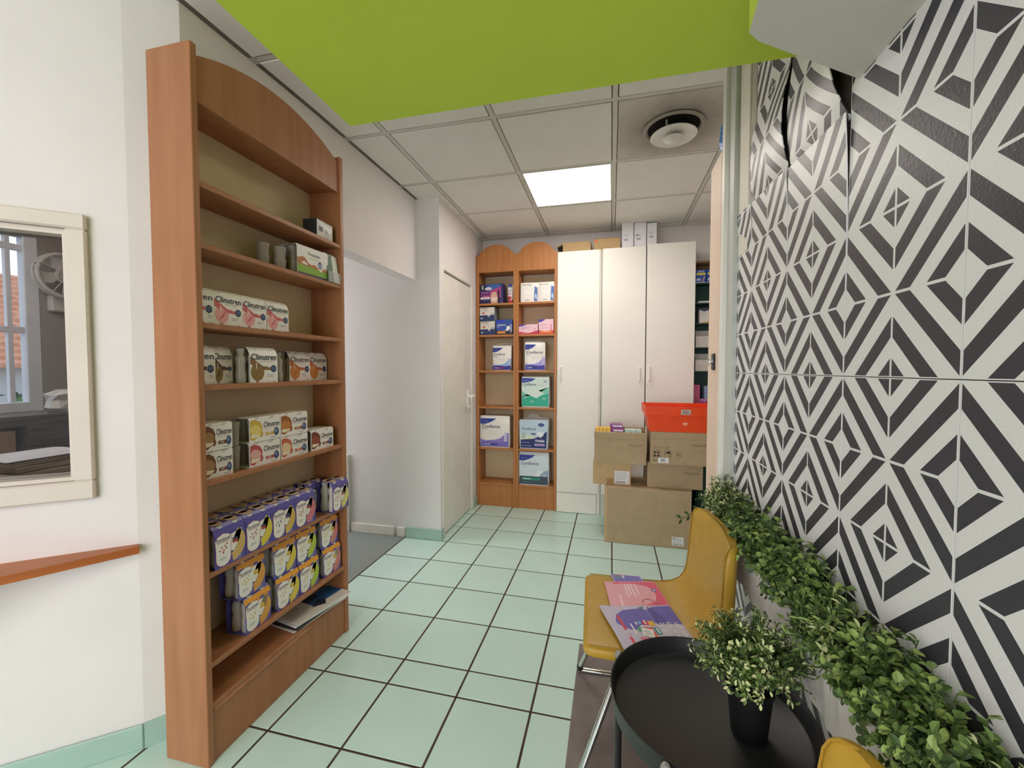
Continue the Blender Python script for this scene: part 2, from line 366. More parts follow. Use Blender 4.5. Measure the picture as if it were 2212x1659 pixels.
# ================================================================== PAPERED RIGHT WALL
NK, NJ = .31287, .15285; Y0K, Z0J = .7352, 1.2885
def pattern_mat(name, rough, spec):
    m = bpy.data.materials.new(name); m.use_nodes = True; t = m.node_tree; b = t.nodes['Principled BSDF']
    b.inputs['Roughness'].default_value = rough; b.inputs['Specular IOR Level'].default_value = spec
    uv = t.nodes.new('ShaderNodeUVMap'); uv.uv_map = 'UVMap'
    sp = t.nodes.new('ShaderNodeSeparateXYZ'); t.links.new(uv.outputs['UV'], sp.inputs['Vector'])
    def mth(op, a, bb=None):
        n = t.nodes.new('ShaderNodeMath'); n.operation = op
        for i, x in enumerate((a, bb)):
            if x is None: continue
            if isinstance(x, (int, float)): n.inputs[i].default_value = x
            else: t.links.new(x, n.inputs[i])
        return n.outputs[0]
    p, q = sp.outputs['X'], sp.outputs['Y']
    s_, t_ = mth('ADD', p, q), mth('SUBTRACT', p, q)
    ls = mth('SUBTRACT', mth('FLOORED_MODULO', s_, 2.0), 1.0); lt = mth('SUBTRACT', mth('FLOORED_MODULO', t_, 2.0), 1.0)
    d = mth('MAXIMUM', mth('ABSOLUTE', ls), mth('ABSOLUTE', lt))
    u = mth('MULTIPLY', mth('ADD', ls, lt), .5); v = mth('MULTIPLY', mth('SUBTRACT', ls, lt), .5)
    qc = mth('SUBTRACT', q, v)
    ty = mth('ROUND', mth('FLOORED_MODULO', mth('ADD', qc, .5), 2.0)); ty = mth('FLOOR', mth('FLOORED_MODULO', mth('ADD', qc, .5), 2.0))
    fl = mth('FLOOR', mth('MULTIPLY', d, 4.06))
    par = mth('FLOORED_MODULO', mth('ADD', fl, ty), 2.0)
    dark = mth('LESS_THAN', par, .5)
    dark = mth('MULTIPLY', dark, mth('GREATER_THAN', mth('ABSOLUTE', u), .017))
    dark = mth('MULTIPLY', dark, mth('GREATER_THAN', mth('ABSOLUTE', v), .017))
    dark = mth('MULTIPLY', dark, mth('LESS_THAN', d, .982))
    mx = t.nodes.new('ShaderNodeMix'); mx.data_type = 'RGBA'
    mx.inputs[6].default_value = srgb('#E8E7E8'); mx.inputs[7].default_value = srgb('#3C3A42')
    t.links.new(dark, mx.inputs[0]); t.links.new(mx.outputs[2], b.inputs['Base Color'])
    co = t.nodes.new('ShaderNodeTexCoord'); n2 = t.nodes.new('ShaderNodeTexNoise'); n2.inputs['Scale'].default_value = 160
    t.links.new(co.outputs['Object'], n2.inputs['Vector']); bp = t.nodes.new('ShaderNodeBump'); bp.inputs['Strength'].default_value = .25; bp.inputs['Distance'].default_value = .002
    t.links.new(n2.outputs['Fac'], bp.inputs['Height']); t.links.new(bp.outputs['Normal'], b.inputs['Normal'])
    return m
M_PAT = pattern_mat('geometric_wallpaper', .42, .45)
wr = struct(MB().box(XR + .004, XR + .08, -2.6, 1.90, 0, HC + .03, mat('bare_wall', '#3B352F', .9, var=.15, vscale=8)).build('wall_right'), 'right wall covered in black and white diamond wallpaper panels')
def seam(y): return 1.854 + (y - 1.036) * .0773
def panel(fn, nu, nv, name='wallpaper_panel', th=.0025):
    # fn(a,b)-> (x,y,z,uvp,uvq); a,b in 0..1
    v = []; uvs = []; f = []
    for i in range(nu + 1):
        for j in range(nv + 1):
            x, y, z, p, q = fn(i / nu, j / nv); v.append((x, y, z)); uvs.append((p, q))
    N = len(v)
    for x, y, z in list(v): v.append((x + th, y, z))
    uvs = uvs + uvs
    def ix(i, j): return i * (nv + 1) + j
    for i in range(nu):
        for j in range(nv):
            q4 = (ix(i, j), ix(i + 1, j), ix(i + 1, j + 1), ix(i, j + 1)); f.append(q4); f.append(tuple(N + k for k in q4[::-1]))
    for i in range(nu):
        for j in (0, nv): f.append((ix(i, j), ix(i + 1, j), N + ix(i + 1, j), N + ix(i, j)))
    for j in range(nv):
        for i in (0, nu): f.append((ix(i, j), ix(i, j + 1), N + ix(i, j + 1), N + ix(i, j)))
    me = bpy.data.meshes.new(name); me.from_pydata(v, [], f); me.materials.append(M_PAT)
    ul = me.uv_layers.new(name='UVMap')
    for l in me.loops: ul.data[l.index].uv = uvs[l.vertex_index]
    bm = bmesh.new(); bm.from_mesh(me); bmesh.ops.recalc_face_normals(bm, faces=bm.faces); bm.to_mesh(me); bm.free()
    me.polygons.foreach_set('use_smooth', [nu > 1] * len(me.polygons))
    try: me.set_sharp_from_angle(angle=R(40))
    except Exception: pass
    me.update(); o = link(name, me, wr)
    return o
def flat_panel(ya, yb, zf0, zf1, dx=0):
    def fn(a, b):
        y = ya + .0008 + (yb - ya - .0016) * a; z0, z1 = zf0(y) + .0008, zf1(y) - .0008; z = z0 + (z1 - z0) * b
        return XR + dx, y, z, (y - Y0K) / NK * 2, (z - Z0J) / NJ
    return panel(fn, 1, 1)
for k in range(-3, 4):
    ya, yb = Y0K + k * NK, min(Y0K + (k + 1) * NK, 1.848)
    if yb - ya < .02: continue
    za, zb = Z0J - 4 * NJ, Z0J
    flat_panel(ya, yb, lambda y: .004, lambda y: za, random.uniform(-.0004, .0008))
    flat_panel(ya, yb, lambda y: za, lambda y: zb, random.uniform(-.0004, .0008))
    top = (lambda y: 1.94) if k < 1 else seam
    if k < 1: flat_panel(ya, yb, lambda y: zb, top, random.uniform(-.0002, .0006))
    else:
        def fn(a, b, ya=ya, yb=yb):
            y = ya + .0016 + (yb - ya - .0024) * a; z = Z0J + .0008 + (seam(y) - Z0J) * b
            return XR - .009 * b ** 4 * (1.15 - .5 * a), y, z, (y - Y0K) / NK * 2, (z - Z0J) / NJ
        panel(fn, 6, 14)
# the two loose upper panels that have come away and curl into the room
def curl(ya, yb, amp, lean, ztop, gap, gap0=0):
    def fn(a, b):
        y = ya + (yb - ya) * a + gap0 * min(1, b * 2.2) ** .7 * (1 - a)
        s0 = seam(ya + (yb - ya) * a) - .012; z = s0 + (ztop - s0) * b
        bulge = amp * math.sin(PI * min(1, b * 2.0)) * (.45 + .55 * (1 - a)) + lean * b * (1 - .5 * a)
        return XR + .0035 - max(0, bulge), y, z, (ya + (yb - ya) * a - Y0K) / NK * 2, (s0 + (ztop - s0) * b - Z0J) / NJ
    return panel(fn, 14, 14, 'loose_wallpaper_panel')
curl(1.052, 1.356, .030, .018, 2.46, .0, .05)
curl(1.364, 1.690, .026, .006, 2.50, .0, .006)
# painted trim boards left bare at the far end of the papered wall
M_TR2 = mat('aged_trim_paint', '#DAD5C6', .6, hex2='#E6E1D4', vscale=12)
M_TR3 = mat('greyed_trim_paint', '#A8A395', .6, var=.08, vscale=12)
struct(MB().cbox(XR - .004, XR + .02, 1.7215, 1.841, 1.75, 2.575, M_TR2, .003).build('trim_2'), 'bare white trim board above the wallpaper')
struct(MB().cbox(XR - .001, XR + .02, 1.656, 1.716, 1.75, 2.575, M_TR3, .003).build('trim_3'), 'bare grey trim board above the wallpaper')
struct(MB().cbox(XR - .020, XR + .09, 1.849, 1.932, 0, 2.575, mat('jamb_paint_grey', '#C3C5BE', .5, var=.03, vscale=6), .003).build('trim_4'), 'grey painted door jamb at the end of the papered wall')
struct(MB().cbox(XR - .036, XR + .04, 1.932, 1.976, 0, 2.575, M_TRIMW, .003).build('trim_5'), 'white door casing at the end of the papered wall')
d2 = empty('door_2', (.457, 1.978, 0)); struct(d2, 'pinkish edge of a door with a small black lock')
MB().cbox(.0, .040, 0, .196, .004, 2.250, M_PINKD, .003).build('door_leaf', d2)
mb = MB(); mb.cbox(-.008, .002, .050, .095, 1.30, 1.375, M_BLACKP, .003); mb.build('lock_plate', d2)
mb = MB(); mb.tube([(-.008, .072, 1.337), (-.022, .072, 1.337)], .008, M_CHROME, 12); mb.cbox(-.025, -.018, .067, .077, 1.322, 1.352, M_CHROME, .002); mb.build('lock_knob', d2)

# ---- inner door on the left, with casing and lever
d1 = empty('door_1', (-1.25, 2.935, 0)); struct(d1, 'white flush inner door with a lever handle')
MB().cbox(-.058, -.013, .033, .662, .008, 2.050, M_TRIMW, .003).build('door_leaf', d1)
MB().box(-.099, -.060, .026, .669, .0, 2.064, M_DARK).build('rebate', d1)  # dark sheet behind the leaf paints the shade in the door gaps
for b in ((-.10, .004, -.012, .026, 0, 2.10), (-.10, .004, .669, .70, 0, 2.10)): MB().cbox(*b, M_TRIMW, .003).build('door_casing', d1)
MB().cbox(-.10, .004, .026, .669, 2.062, 2.10, M_TRIMW, .003).build('door_casing', d1)
pl = MB().cbox(-.013, -.004, .572, .626, .92, 1.12, M_HANDLE, .006).build('handle_plate', d1)
mb = MB(); mb.tube([(-.006, .60, 1.06), (.045, .60, 1.06), (.054, .594, 1.06), (.057, .58, 1.06), (.057, .485, 1.058)], .0115, M_HANDLE, 8); mb.build('lever', d1, True)
mb = MB(); mb.tube([(-.004, .60, .965), (.012, .60, .965)], .012, M_HANDLE, 12); mb.build('lock_rose', d1)
for z in (.32, 1.02, 1.86): MB().tube([(-.004, .028, z - .04), (-.004, .028, z + .04)], .006, M_CABS, 8).build('hinge', d1)
# skirtings
struct(MB().cbox(-1.535, -1.246, 2.866, 2.88, 0, .085, M_SKIRT, .003).build('baseboard_passage'), 'green tile skirting on the corner pier')
struct(MB().cbox(-1.25, -1.238, 2.866, 2.922, 0, .085, M_SKIRT, .003).build('baseboard_pier'), 'green tile skirting turning the corner to the door')
struct(MB().cbox(-1.25, -1.238, 3.64, 3.73, 0, .085, M_SKIRT, .003).build('baseboard_door'), 'green tile skirting beside the bookcase')
struct(MB().cbox(-2.02, -1.635, 2.868, 2.88, .0, .075, M_TRIMW, .004).build('baseboard_carpet'), 'white wooden skirting in the carpeted passage')
struct(MB().cbox(-1.61, -1.545, 2.866, 2.88, .0, .075, M_TRIMW, .004).build('trim_6'), 'short white skirting block in the passage')
struct(MB().cbox(-2.09, -2.03, 2.855, 2.88, 0, .62, M_TRIMW, .004).build('trim_7'), 'white casing stump in the passage')

# ---- ledge under the interior window
mb = MB()
mb.prism([(-1.532, 1.030), (-1.555, 1.043), (-1.555 + L0 * .62 * DX, 1.043 + L0 * .62 * DY), (-1.555 + L0 * .62 * DX + .40, 1.043 + L0 * .62 * DY - .42), (-1.700, .765)], 'z', .685, .710, M_SHELFW)
tag(mb.build('wall_ledge'), 'tapering orange brown wooden ledge fixed under the inner window', 'ledge')

# ================================================================== CEILING FIXTURES
def led_panel(x, y, label):
    t = empty('ceiling_light', (x, y, HC)); tag(t, label, 'ceiling light', 'square LED ceiling panels')
    mb = MB()
    for b in ((-.288, .288, -.288, -.276), (-.288, .288, .276, .288), (-.288, -.276, -.276, .276), (.276, .288, -.276, .276)): mb.box(*b, -.006, .02, M_RAIL)
    mb.build('frame', t)
    MB().box(-.276, .276, -.276, .276, -.003, .006, M_LED).build('diffuser', t)
    return t
led_panel(-.293, 2.949, 'bright square LED panel in the ceiling in front of the white cabinets')
led_panel(-.893, -1.251, 'LED ceiling panel behind the photographer on the left')  # this panel and the next are added out of view as extra light
led_panel(-.293, -1.251, 'LED ceiling panel behind the photographer on the right')
# soiled ventilation plate and round diffuser
M_PLATE = bpy.data.materials.new('soiled_plate'); M_PLATE.use_nodes = True
t = M_PLATE.node_tree; b = t.nodes['Principled BSDF']; b.inputs['Roughness'].default_value = .6
co = t.nodes.new('ShaderNodeTexCoord'); sp = t.nodes.new('ShaderNodeVectorMath'); sp.operation = 'LENGTH'
t.links.new(co.outputs['Object'], sp.inputs[0])
nn = t.nodes.new('ShaderNodeTexNoise'); nn.inputs['Scale'].default_value = 9; nn.inputs['Detail'].default_value = 6; t.links.new(co.outputs['Object'], nn.inputs['Vector'])
ma = t.nodes.new('ShaderNodeMath'); ma.operation = 'MULTIPLY_ADD'; ma.inputs[1].default_value = .16; t.links.new(nn.outputs['Fac'], ma.inputs[0]); t.links.new(sp.outputs['Value'], ma.inputs[2])
rr = t.nodes.new('ShaderNodeValToRGB'); rr.color_ramp.elements[0].position = .20; rr.color_ramp.elements[0].color = srgb('#8F877C'); rr.color_ramp.elements[1].position = .42; rr.color_ramp.elements[1].color = srgb('#C9C3B6')
t.links.new(ma.outputs[0], rr.inputs['Fac']); t.links.new(rr.outputs['Color'], b.inputs['Base Color'])
v = empty('air_vent', (.307, 2.349, HC)); tag(v, 'soiled square ceiling plate with a round white air diffuser', 'air vent')
MB().cbox(-.284, .284, -.284, .284, -.005, .012, M_PLATE, .003).build('plate', v)
for k_, (cx_, cy_, r_, a0_, a1_) in enumerate(((-.02, -.03, .235, 150, 200), (-.05, .02, .225, 205, 250), (.05, .0, .225, -70, -20), (.235, .10, .022, 30, 200), (.245, .135, .020, 210, 370))):
    MB().tube([(cx_ + r_ * math.cos(R(a0_ + (a1_ - a0_) * q / 10)), cy_ + r_ * math.sin(R(a0_ + (a1_ - a0_) * q / 10)), -.0052) for q in range(11)], .0011, ink('#DAD6CC'), 4).build('chalk_mark', v)
M_VENT = mat('vent_white', '#E3E1DA', .35, var=.04, vscale=20)
mb = MB(); mb.lathe([(.128, -.006), (.150, -.006), (.155, -.012), (.148, -.020), (.134, -.016), (.128, -.006)], 0, 0, mat('soiled_ring', '#A69F94', .5, var=.06, vscale=20), 40, cap=False); mb.build('outer_ring', v, True)
mb = MB(); mb.lathe([(.0, -.0065), (.133, -.0065), (.133, -.0045), (.0, -.0045)], 0, 0, M_DARK, 36, cap=False); mb.build('throat', v)  # flat dark disc paints the shade of the vent opening
mb = MB(); mb.lathe([(.0, -.030), (.045, -.031), (.075, -.033), (.106, -.042), (.116, -.050), (.112, -.053), (.085, -.047), (.045, -.044), (.0, -.044)], 0, 0, M_VENT, 40, cap=False); mb.build('cone', v, True)
mb = MB(); mb.lathe([(.0, -.052), (.030, -.053), (.049, -.060), (.052, -.066), (.046, -.071), (.0, -.075)], 0, 0, M_VENT, 30, cap=False); mb.build('center_disc', v, True)
mb = MB()
for a in range(3): MB().box(math.cos(a * 2.1) * .09 - .004, math.cos(a * 2.1) * .09 + .004, math.sin(a * 2.1) * .09 - .004, math.sin(a * 2.1) * .09 + .004, -.048, -.006, M_VENT).build('bracket', v)
# blue bag caught by the door head
mb = MB(); random.seed(3)
ring = []
for i in range(9):
    z = 2.385 - i * .0165; w = .006 + .010 * math.sin(PI * i / 8) + random.uniform(-.003, .003)
    ring.append([(.470 + random.uniform(-.003, .003) + .8 * w * math.cos(a * PI / 3), 2.02 + 2.0 * w * math.sin(a * PI / 3), z) for a in range(6)])
vs = [p for r_ in ring for p in r_]; fs = [(i * 6 + k, i * 6 + (k + 1) % 6, (i + 1) * 6 + (k + 1) % 6, (i + 1) * 6 + k) for i in range(8) for k in range(6)] + [list(range(6)), list(range(48, 54))]
mb.add(vs, fs, mat('blue_plastic', '#4E86C4', .3)); tag(mb.build('plastic_bag'), 'crumpled blue plastic bag stuck on top of the pinkish door', 'bag')

# ================================================================== TALL BOOKCASE ON THE LEFT
def arch_pts(x0, x1, zb, ze, zm, n=20):
    w = (x1 - x0) / 2; h = zm - ze; r = (w * w + h * h) / (2 * h); cx = (x0 + x1) / 2; cz = zm - r; a = math.asin(w / r)
    return [(x0, zb)] + [(x1, zb)] + [(cx + r * math.sin(a - 2 * a * i / n), cz + r * math.cos(a - 2 * a * i / n)) for i in range(n + 1)]
BX0, BX1 = -1.438, -1.262
bc = empty('bookcase', (0, 0, 0)); tag(bc, 'tall reddish brown open bookcase with an arched head at the left', 'bookcase')
MB().cbox(BX0, BX1, 1.028, 1.050, 0, 2.310, M_WOOD, .002).build('side_panel', bc)
MB().cbox(BX0, BX1, 1.745, 1.767, 0, 2.310, M_WOOD, .002).build('side_panel', bc)
MB().box(BX0, BX0 + .006, 1.050, 1.745, .05, 2.15, M_BACK).build('back_panel', bc)
mb = MB(); mb.prism(arch_pts(1.050, 1.745, 2.143, 2.280, 2.366), 'x', BX1 - .030, BX1 - .010, M_WOOD); mb.build('arched_head', bc)
MB().cbox(BX0 + .006, BX1 - .03, 1.050, 1.745, 2.150, 2.168, M_WOOD, .001).build('top_board', bc)
SHELF = [1.897, 1.705, 1.452, 1.252, .940, .636, .337]
for z in SHELF:
    MB().cbox(BX0 + .006, BX1 - .004, 1.050, 1.745, z - .018, z, M_WOOD, .002).build('shelf', bc)
MB().cbox(BX0 + .006, BX1 - .006, 1.050, 1.745, .182, .200, M_WOOD, .002).build('shelf', bc)
MB().cbox(BX1 - .026, BX1 - .008, 1.050, 1.745, 0, .180, M_WOOD, .002).build('plinth', bc)
MB().cbox(BX1 - .014, BX1 - .002, 1.050, 1.745, .166, .182, M_WOOD, .005).build('plinth_moulding', bc)

# ------------------------------------------------------------------ drink cartons (canonical: front at y=0 facing -y, width along x)
ORNG = mat('orange_carton', '#EDA637', .35, spec=.5)
def sleeve_mesh(w, h, d, c, mbody, fold=.3, th=.0012, mshoulder=None):
    prof = [(0, 0), (0, h * (1 - fold)), (d * c * .45, h * .93), (d * c, h), (d * (1 - c), h), (d - d * c * .45, h * .93), (d, h * (1 - fold)), (d, 0)]
    inn = [(th, th), (th, h * (1 - fold)), (d * c * .45 + th, h * .93 - th), (d * c, h - th), (d * (1 - c), h - th), (d - d * c * .45 - th, h * .93 - th), (d - th, h * (1 - fold)), (d - th, th)]
    mb = MB(); n = len(prof)
    for x0 in (-w / 2, w / 2): mb.add([(x0, y, z) for y, z in prof] + [(x0, y, z) for y, z in inn], [(i, (i + 1) % n, n + (i + 1) % n, n + i) for i in range(n)], mbody)
    for L in (prof, inn): mb.add([(-w / 2, y, z) for y, z in L] + [(w / 2, y, z) for y, z in L], [(i, (i + 1) % n, n + (i + 1) % n, n + i) for i in range(n)], mbody)
    if mshoulder: mb.add([(x, y - .0002, z + .0002) for x in (-w / 2, w / 2) for y, z in prof[1:3]], [(0, 2, 3, 1)], mshoulder)
    return mb.mesh('sleeve')
def bottle_mesh(h, r, m):
    mb = MB(); mb.lathe([(r * .92, 0), (r, h * .05), (r, h * .28), (r * .84, h * .42), (r * .84, h * .52), (r, h * .64), (r * .96, h * .74), (r * .62, h * .82), (r * .62, h * .86), (r * .70, h * .865), (r * .70, h)], 0, 0, m, 12)
    return mb.mesh('bottle', True)
def cup_mesh(h, r, m):
    mb = MB(); mb.lathe([(r * .78, 0), (r * .82, h * .04), (r * .92, h * .8), (r, h * .86), (r, h)], 0, 0, m, 12)
    return mb.mesh('cup', True)
WHITE_C = mat('white_carton', '#EFEAE4', .38, spec=.5)
def art_dessert(w, h, c1, c2, part=False):
    p = Print(); x0 = -w / 2
    u = w
    if not part:
        p.ell(x0 + .26 * u, .30 * h, .24 * u, .25 * h, c1); p.poly([(x0 + .01 * u, .52 * h), (x0 + .01 * u, .74 * h), (x0 + .45 * u, .47 * h), (x0 + .62 * u, .46 * h), (x0 + .62 * u, .36 * h), (x0 + .40 * u, .36 * h)], c2)
        p.poly([(x0 + (.25 + .20 * (1 + .16 * math.sin(3 * q)) * math.cos(q)) * u, (.28 + .20 * (1 + .14 * math.cos(4 * q)) * math.sin(q)) * h) for q in [2 * PI * i / 22 for i in range(22)]], c1); [p.poly([(x0 + (.14 + o_) * u, (.16 + o_) * h), (x0 + (.16 + o_) * u, (.15 + o_) * h), (x0 + (.30 + o_ * .7) * u, (.22 + o_ * 1.1) * h), (x0 + (.36 + o_ * .5) * u, (.34 + o_) * h)], c2) for o_ in (0, .05, .10)]; p.poly([(x0 + .20 * u, .56 * h), (x0 + .235 * u, .56 * h), (x0 + .23 * u, .40 * h), (x0 + .21 * u, .38 * h)], '#F3E8DC')
        p.rect(x0 + .55 * u, x0 + .74 * u, .36 * h, .44 * h, c2)
        p.text('Clinutren', x0 + .05 * u, .60 * h + .05 * h, w=.90 * u, h=.17 * h / .72, c='#23233A', bold=.012)
        p.text('HP/HC+ 2kcal', x0 + .36 * u, .585 * h, w=.42 * u, h=.05 * h, c='#B87F6A')
    else:
        p.text('ren', x0 + .04 * u, .65 * h, w=.86 * u, h=.23 * h, c='#23233A', bold=.012); p.rect(x0, x0 + .4 * u, .36 * h, .46 * h, c2)
    hx = x0 + (.84 if not part else .66) * u; hr = .115 * (u if not part else u * 2.1)
    p.poly([(hx + hr * math.cos(R(90 + 60 * i)), .40 * h + hr * 1.12 * math.sin(R(90 + 60 * i))) for i in range(6)], '#2C3C5E')
    p.text('200', hx - hr * .55, .40 * h, w=hr * 1.1, c='#8FA3C4'); p.rect(hx - hr * .5, hx + hr * .5, .36 * h, .375 * h, '#8FA3C4')
    p.lines(x0 + .58 * u, x0 + .86 * u, .22 * h, 2, .05 * h, '#5A5A66', .010 * h)
    p.poly([(x0 + .18 * u, .02 * h), (x0 + .30 * u, .02 * h), (x0 + .25 * u, .07 * h)], '#8C5F54'); p.poly([(x0 + .80 * u, .02 * h), (x0 + .90 * u, .02 * h), (x0 + .85 * u, .05 * h)], '#6C6C70')
    return p
def art_cup(w, h, c1, c2, cut=False):
    p = Print(); x0 = -w / 2; u = w
    p.poly([(x0 + .02 * u, .88 * h), (x0 + .16 * u, .93 * h), (x0 + .33 * u, .80 * h), (x0 + .40 * u, .60 * h), (x0 + .39 * u, .42 * h), (x0 + .43 * u, .28 * h), (x0 + .38 * u, .16 * h), (x0 + .26 * u, .20 * h), (x0 + .14 * u, .07 * h), (x0 + .02 * u, .12 * h)], c2)
    p.poly([(x0 + (.19 + .155 * (1 + .12 * math.sin(3 * q)) * math.cos(q)) * u, (.43 + .29 * (1 + .12 * math.cos(2 * q + 1)) * math.sin(q)) * h) for q in [2 * PI * i / 22 for i in range(22)]], c1); p.poly([(x0 + .03 * u, .20 * h), (x0 + .12 * u, .16 * h), (x0 + .30 * u, .22 * h), (x0 + .36 * u, .30 * h), (x0 + .22 * u, .30 * h), (x0 + .06 * u, .34 * h)], '#F2E2C8')
    p.text('Clinutren', x0 + .44 * u, .56 * h, w=.53 * u, h=.22 * h / .72, c='#23233A', bold=.012)
    p.text("Dessert 2kcal", x0 + .46 * u, .47 * h, w=.44 * u, h=.07 * h, c='#C99C86')
    p.rect(x0 + .50 * u, x0 + .78 * u, .20 * h, .33 * h, c2); p.text('cal', x0 + .56 * u, .235 * h, w=.12 * u, c='#F0E8E0')
    p.ell(x0 + .86 * u, .30 * h, .085 * u, .17 * h, '#3B4D74'); p.ell(x0 + .85 * u, .33 * h, .05 * u, .08 * h, '#7B8FB4')
    p.lines(x0 + .66 * u, x0 + .9 * u, .07 * h, 1, .03, '#77777D', .02 * h); p.text('nutrition', x0 + .58 * u, .90 * h, w=.16 * u, c='#555560')
    return p
PURP = mat('purple_carton', '#5750A0', .35, spec=.5)
PURP_L = mat('purple_carton_orange', '#625BAA', .35, spec=.5)
def art_shake(w, h, crescent, accent, orange=False):
    p = Print(); x0 = -w / 2; u = w; hf = h * .785
    if orange:
        p.poly([(x0, .62 * hf), (x0 + .03 * u, .94 * hf), (x0 + .30 * u, hf), (x0 + .95 * u, hf), (x0 + .6 * u, .72 * hf)], '#F0A224'); p.ell(x0 + .15 * u, .98 * hf, .10 * u, .06 * hf, '#5450A8'); p.ell(x0 + .66 * u, .98 * hf, .10 * u, .06 * hf, '#5450A8')
    p.arc(x0 + .50 * u, .56 * hf, .495 * u, .22 * u, -82, 60, crescent, 14, e=1.02)
    p.poly([(x0 + .48 * u, .40 * hf), (x0 + .50 * u, .90 * hf), (x0 + .88 * u, .98 * hf), (x0 + .80 * u, .66 * hf), (x0 + .62 * u, .36 * hf)], '#F1EDE2')
    edge = '#C8585E' if not orange else '#EDE7DC'
    for g, c in ((.014, edge), (0, '#F3F0E8')):
        p.poly([(x0 + (.025 - g) * u, .84 * hf), (x0 + .09 * u, (.95 + g) * hf), (x0 + .27 * u, (1.01 + g) * hf), (x0 + .45 * u, (.95 + g) * hf), (x0 + (.53 + g) * u, .84 * hf), (x0 + (.50 + g) * u, .55 * hf)] + [(x0 + .27 * u + (.225 + g) * u * math.cos(R(a)), .25 * hf + (.215 + g) * hf * math.sin(R(a))) for a in range(0, -181, -30)] + [(x0 + (.045 - g) * u, .55 * hf)], c)
    p.text('Fortimel', x0 + .06 * u, .79 * hf, w=.43 * u, h=.16 * hf, c='#4A2F55', bold=.02); p.rect(x0 + .08 * u, x0 + .44 * u, .755 * hf, .775 * hf, '#B86070')
    for a, b in ((.16, .52), (.22, .60), (.28, .50), (.32, .62), (.36, .55), (.38, .68), (.26, .44)): p.ell(x0 + a * u, b * hf, .025 * u, .03 * hf, accent, 8)
    p.rect(x0 + .56 * u, x0 + .73 * u, .69 * hf, .76 * hf, '#3A3560' if not orange else '#E0C25A'); p.rect(x0 + .56 * u, x0 + .73 * u, .60 * hf, .69 * hf, accent if not orange else '#D9B441')
    p.lines(x0 + .15 * u, x0 + .38 * u, .28 * hf, 2, .05 * hf, '#8C8C96', .014 * hf); p.lines(x0 + .66 * u, x0 + .9 * u, .10 * hf, 2, .05 * hf, '#C8C6E0', .014 * hf)
    return p
def top_caps(w, h, d, c, mtop):
    mb = MB()
    for sx in (-.25, .25):
        for sy in (.28, .72):
            mb.lathe([(w * .19, h + .0003), (w * .19, h + .0022), (w * .17, h + .0028)], sx * w, d * (c + (1 - 2 * c) * (.1 + sy * .8)), M_CAP, 12)
    return mb.mesh('foil_cap')
MESHC = {}
def pack(kind, w, h, d, art, loc, rz, label, cat, group, bottles='bottle', nb=2, rows=2):
    """carton sleeve with its printed front and the bottles or cups it holds"""
    t = empty({'shake': 'bottle_pack', 'dessert': 'drink_pack', 'cup': 'cup_pack'}[kind], loc, rz); tag(t, label, cat, group)
    ck = (kind, w, h, d, art[0])
    if ck not in MESHC:
        if kind == 'shake': sl = sleeve_mesh(w, h, d, .22, PURP if not art[4] else PURP_L, .20, mshoulder=(ORNG if art[4] else None))
        elif kind == 'dessert': sl = sleeve_mesh(w, h, d, .25, WHITE_C, .22)
        else: sl = sleeve_mesh(w, h, d, .06, WHITE_C, .05)
        if kind == 'shake': ar = art_shake(w, h, *art[1:3], '#D9B441' if art[4] else '#B8483E', art[4]) if False else art_shake(w, h, art[1], art[2], art[4])
        elif kind == 'dessert': ar = art_dessert(w, h, art[1], art[2], art[3])
        else: ar = art_cup(w, h, art[1], art[2])
        bh = h - .004; r_ = min(w / (2 * nb), d / (2 * rows)) * .94
        if bottles == 'bottle': bo = bottle_mesh(bh, r_, M_BOTTLE)
        else: bo = cup_mesh(bh, r_, M_CUPG)
        cp = None
        if kind == 'shake':
            cp = top_caps(w, h, d, .22, None)
        MESHC[ck] = (sl, ar.mesh('printed_front'), bo, r_, cp)
    sl, ar, bo, r_, cp = MESHC[ck]
    s = link('carton_sleeve', sl, t); link('printed_front', ar, s)
    if cp: link('foil_cap', cp, s)['kind'] = 'stuff'
    for i in range(nb):
        for j in range(rows):
            o = link(bottles, bo, t); o.location = (-w / 2 + (i + .5) * w / nb, d * (j + .5) / rows, .0015)
    return t
RZ = PI / 2
def lp(y0, y1): return (y0 + y1) / 2
XF = -1.283
# row of pink dessert drinks
zA = 1.452
pack('dessert', .052, .118, .085, ('pinkpart', '#E8A0A0', '#D2656B', True, 0), (XF, 1.079, zA), RZ, 'pink and white drink carton cut off by the bookcase side, beside three more like it', 'drink carton', 'dessert drinks on the third shelf', nb=1)
for i, (a, b, lab) in enumerate(((1.106, 1.213, 'pink and white four-drink carton, first whole one on its shelf'), (1.214, 1.322, 'pink and white four-drink carton, middle one of three whole ones'), (1.323, 1.434, 'pink and white four-drink carton at the open end of the row'))):
    pack('dessert', .107, .118, .085, ('pink', '#E8A6A4', '#D2656B', False, 0), (XF - .001 * i, lp(a, b), zA), RZ + R((0, .6, -.8)[i]), lab, 'drink carton', 'dessert drinks on the third shelf')
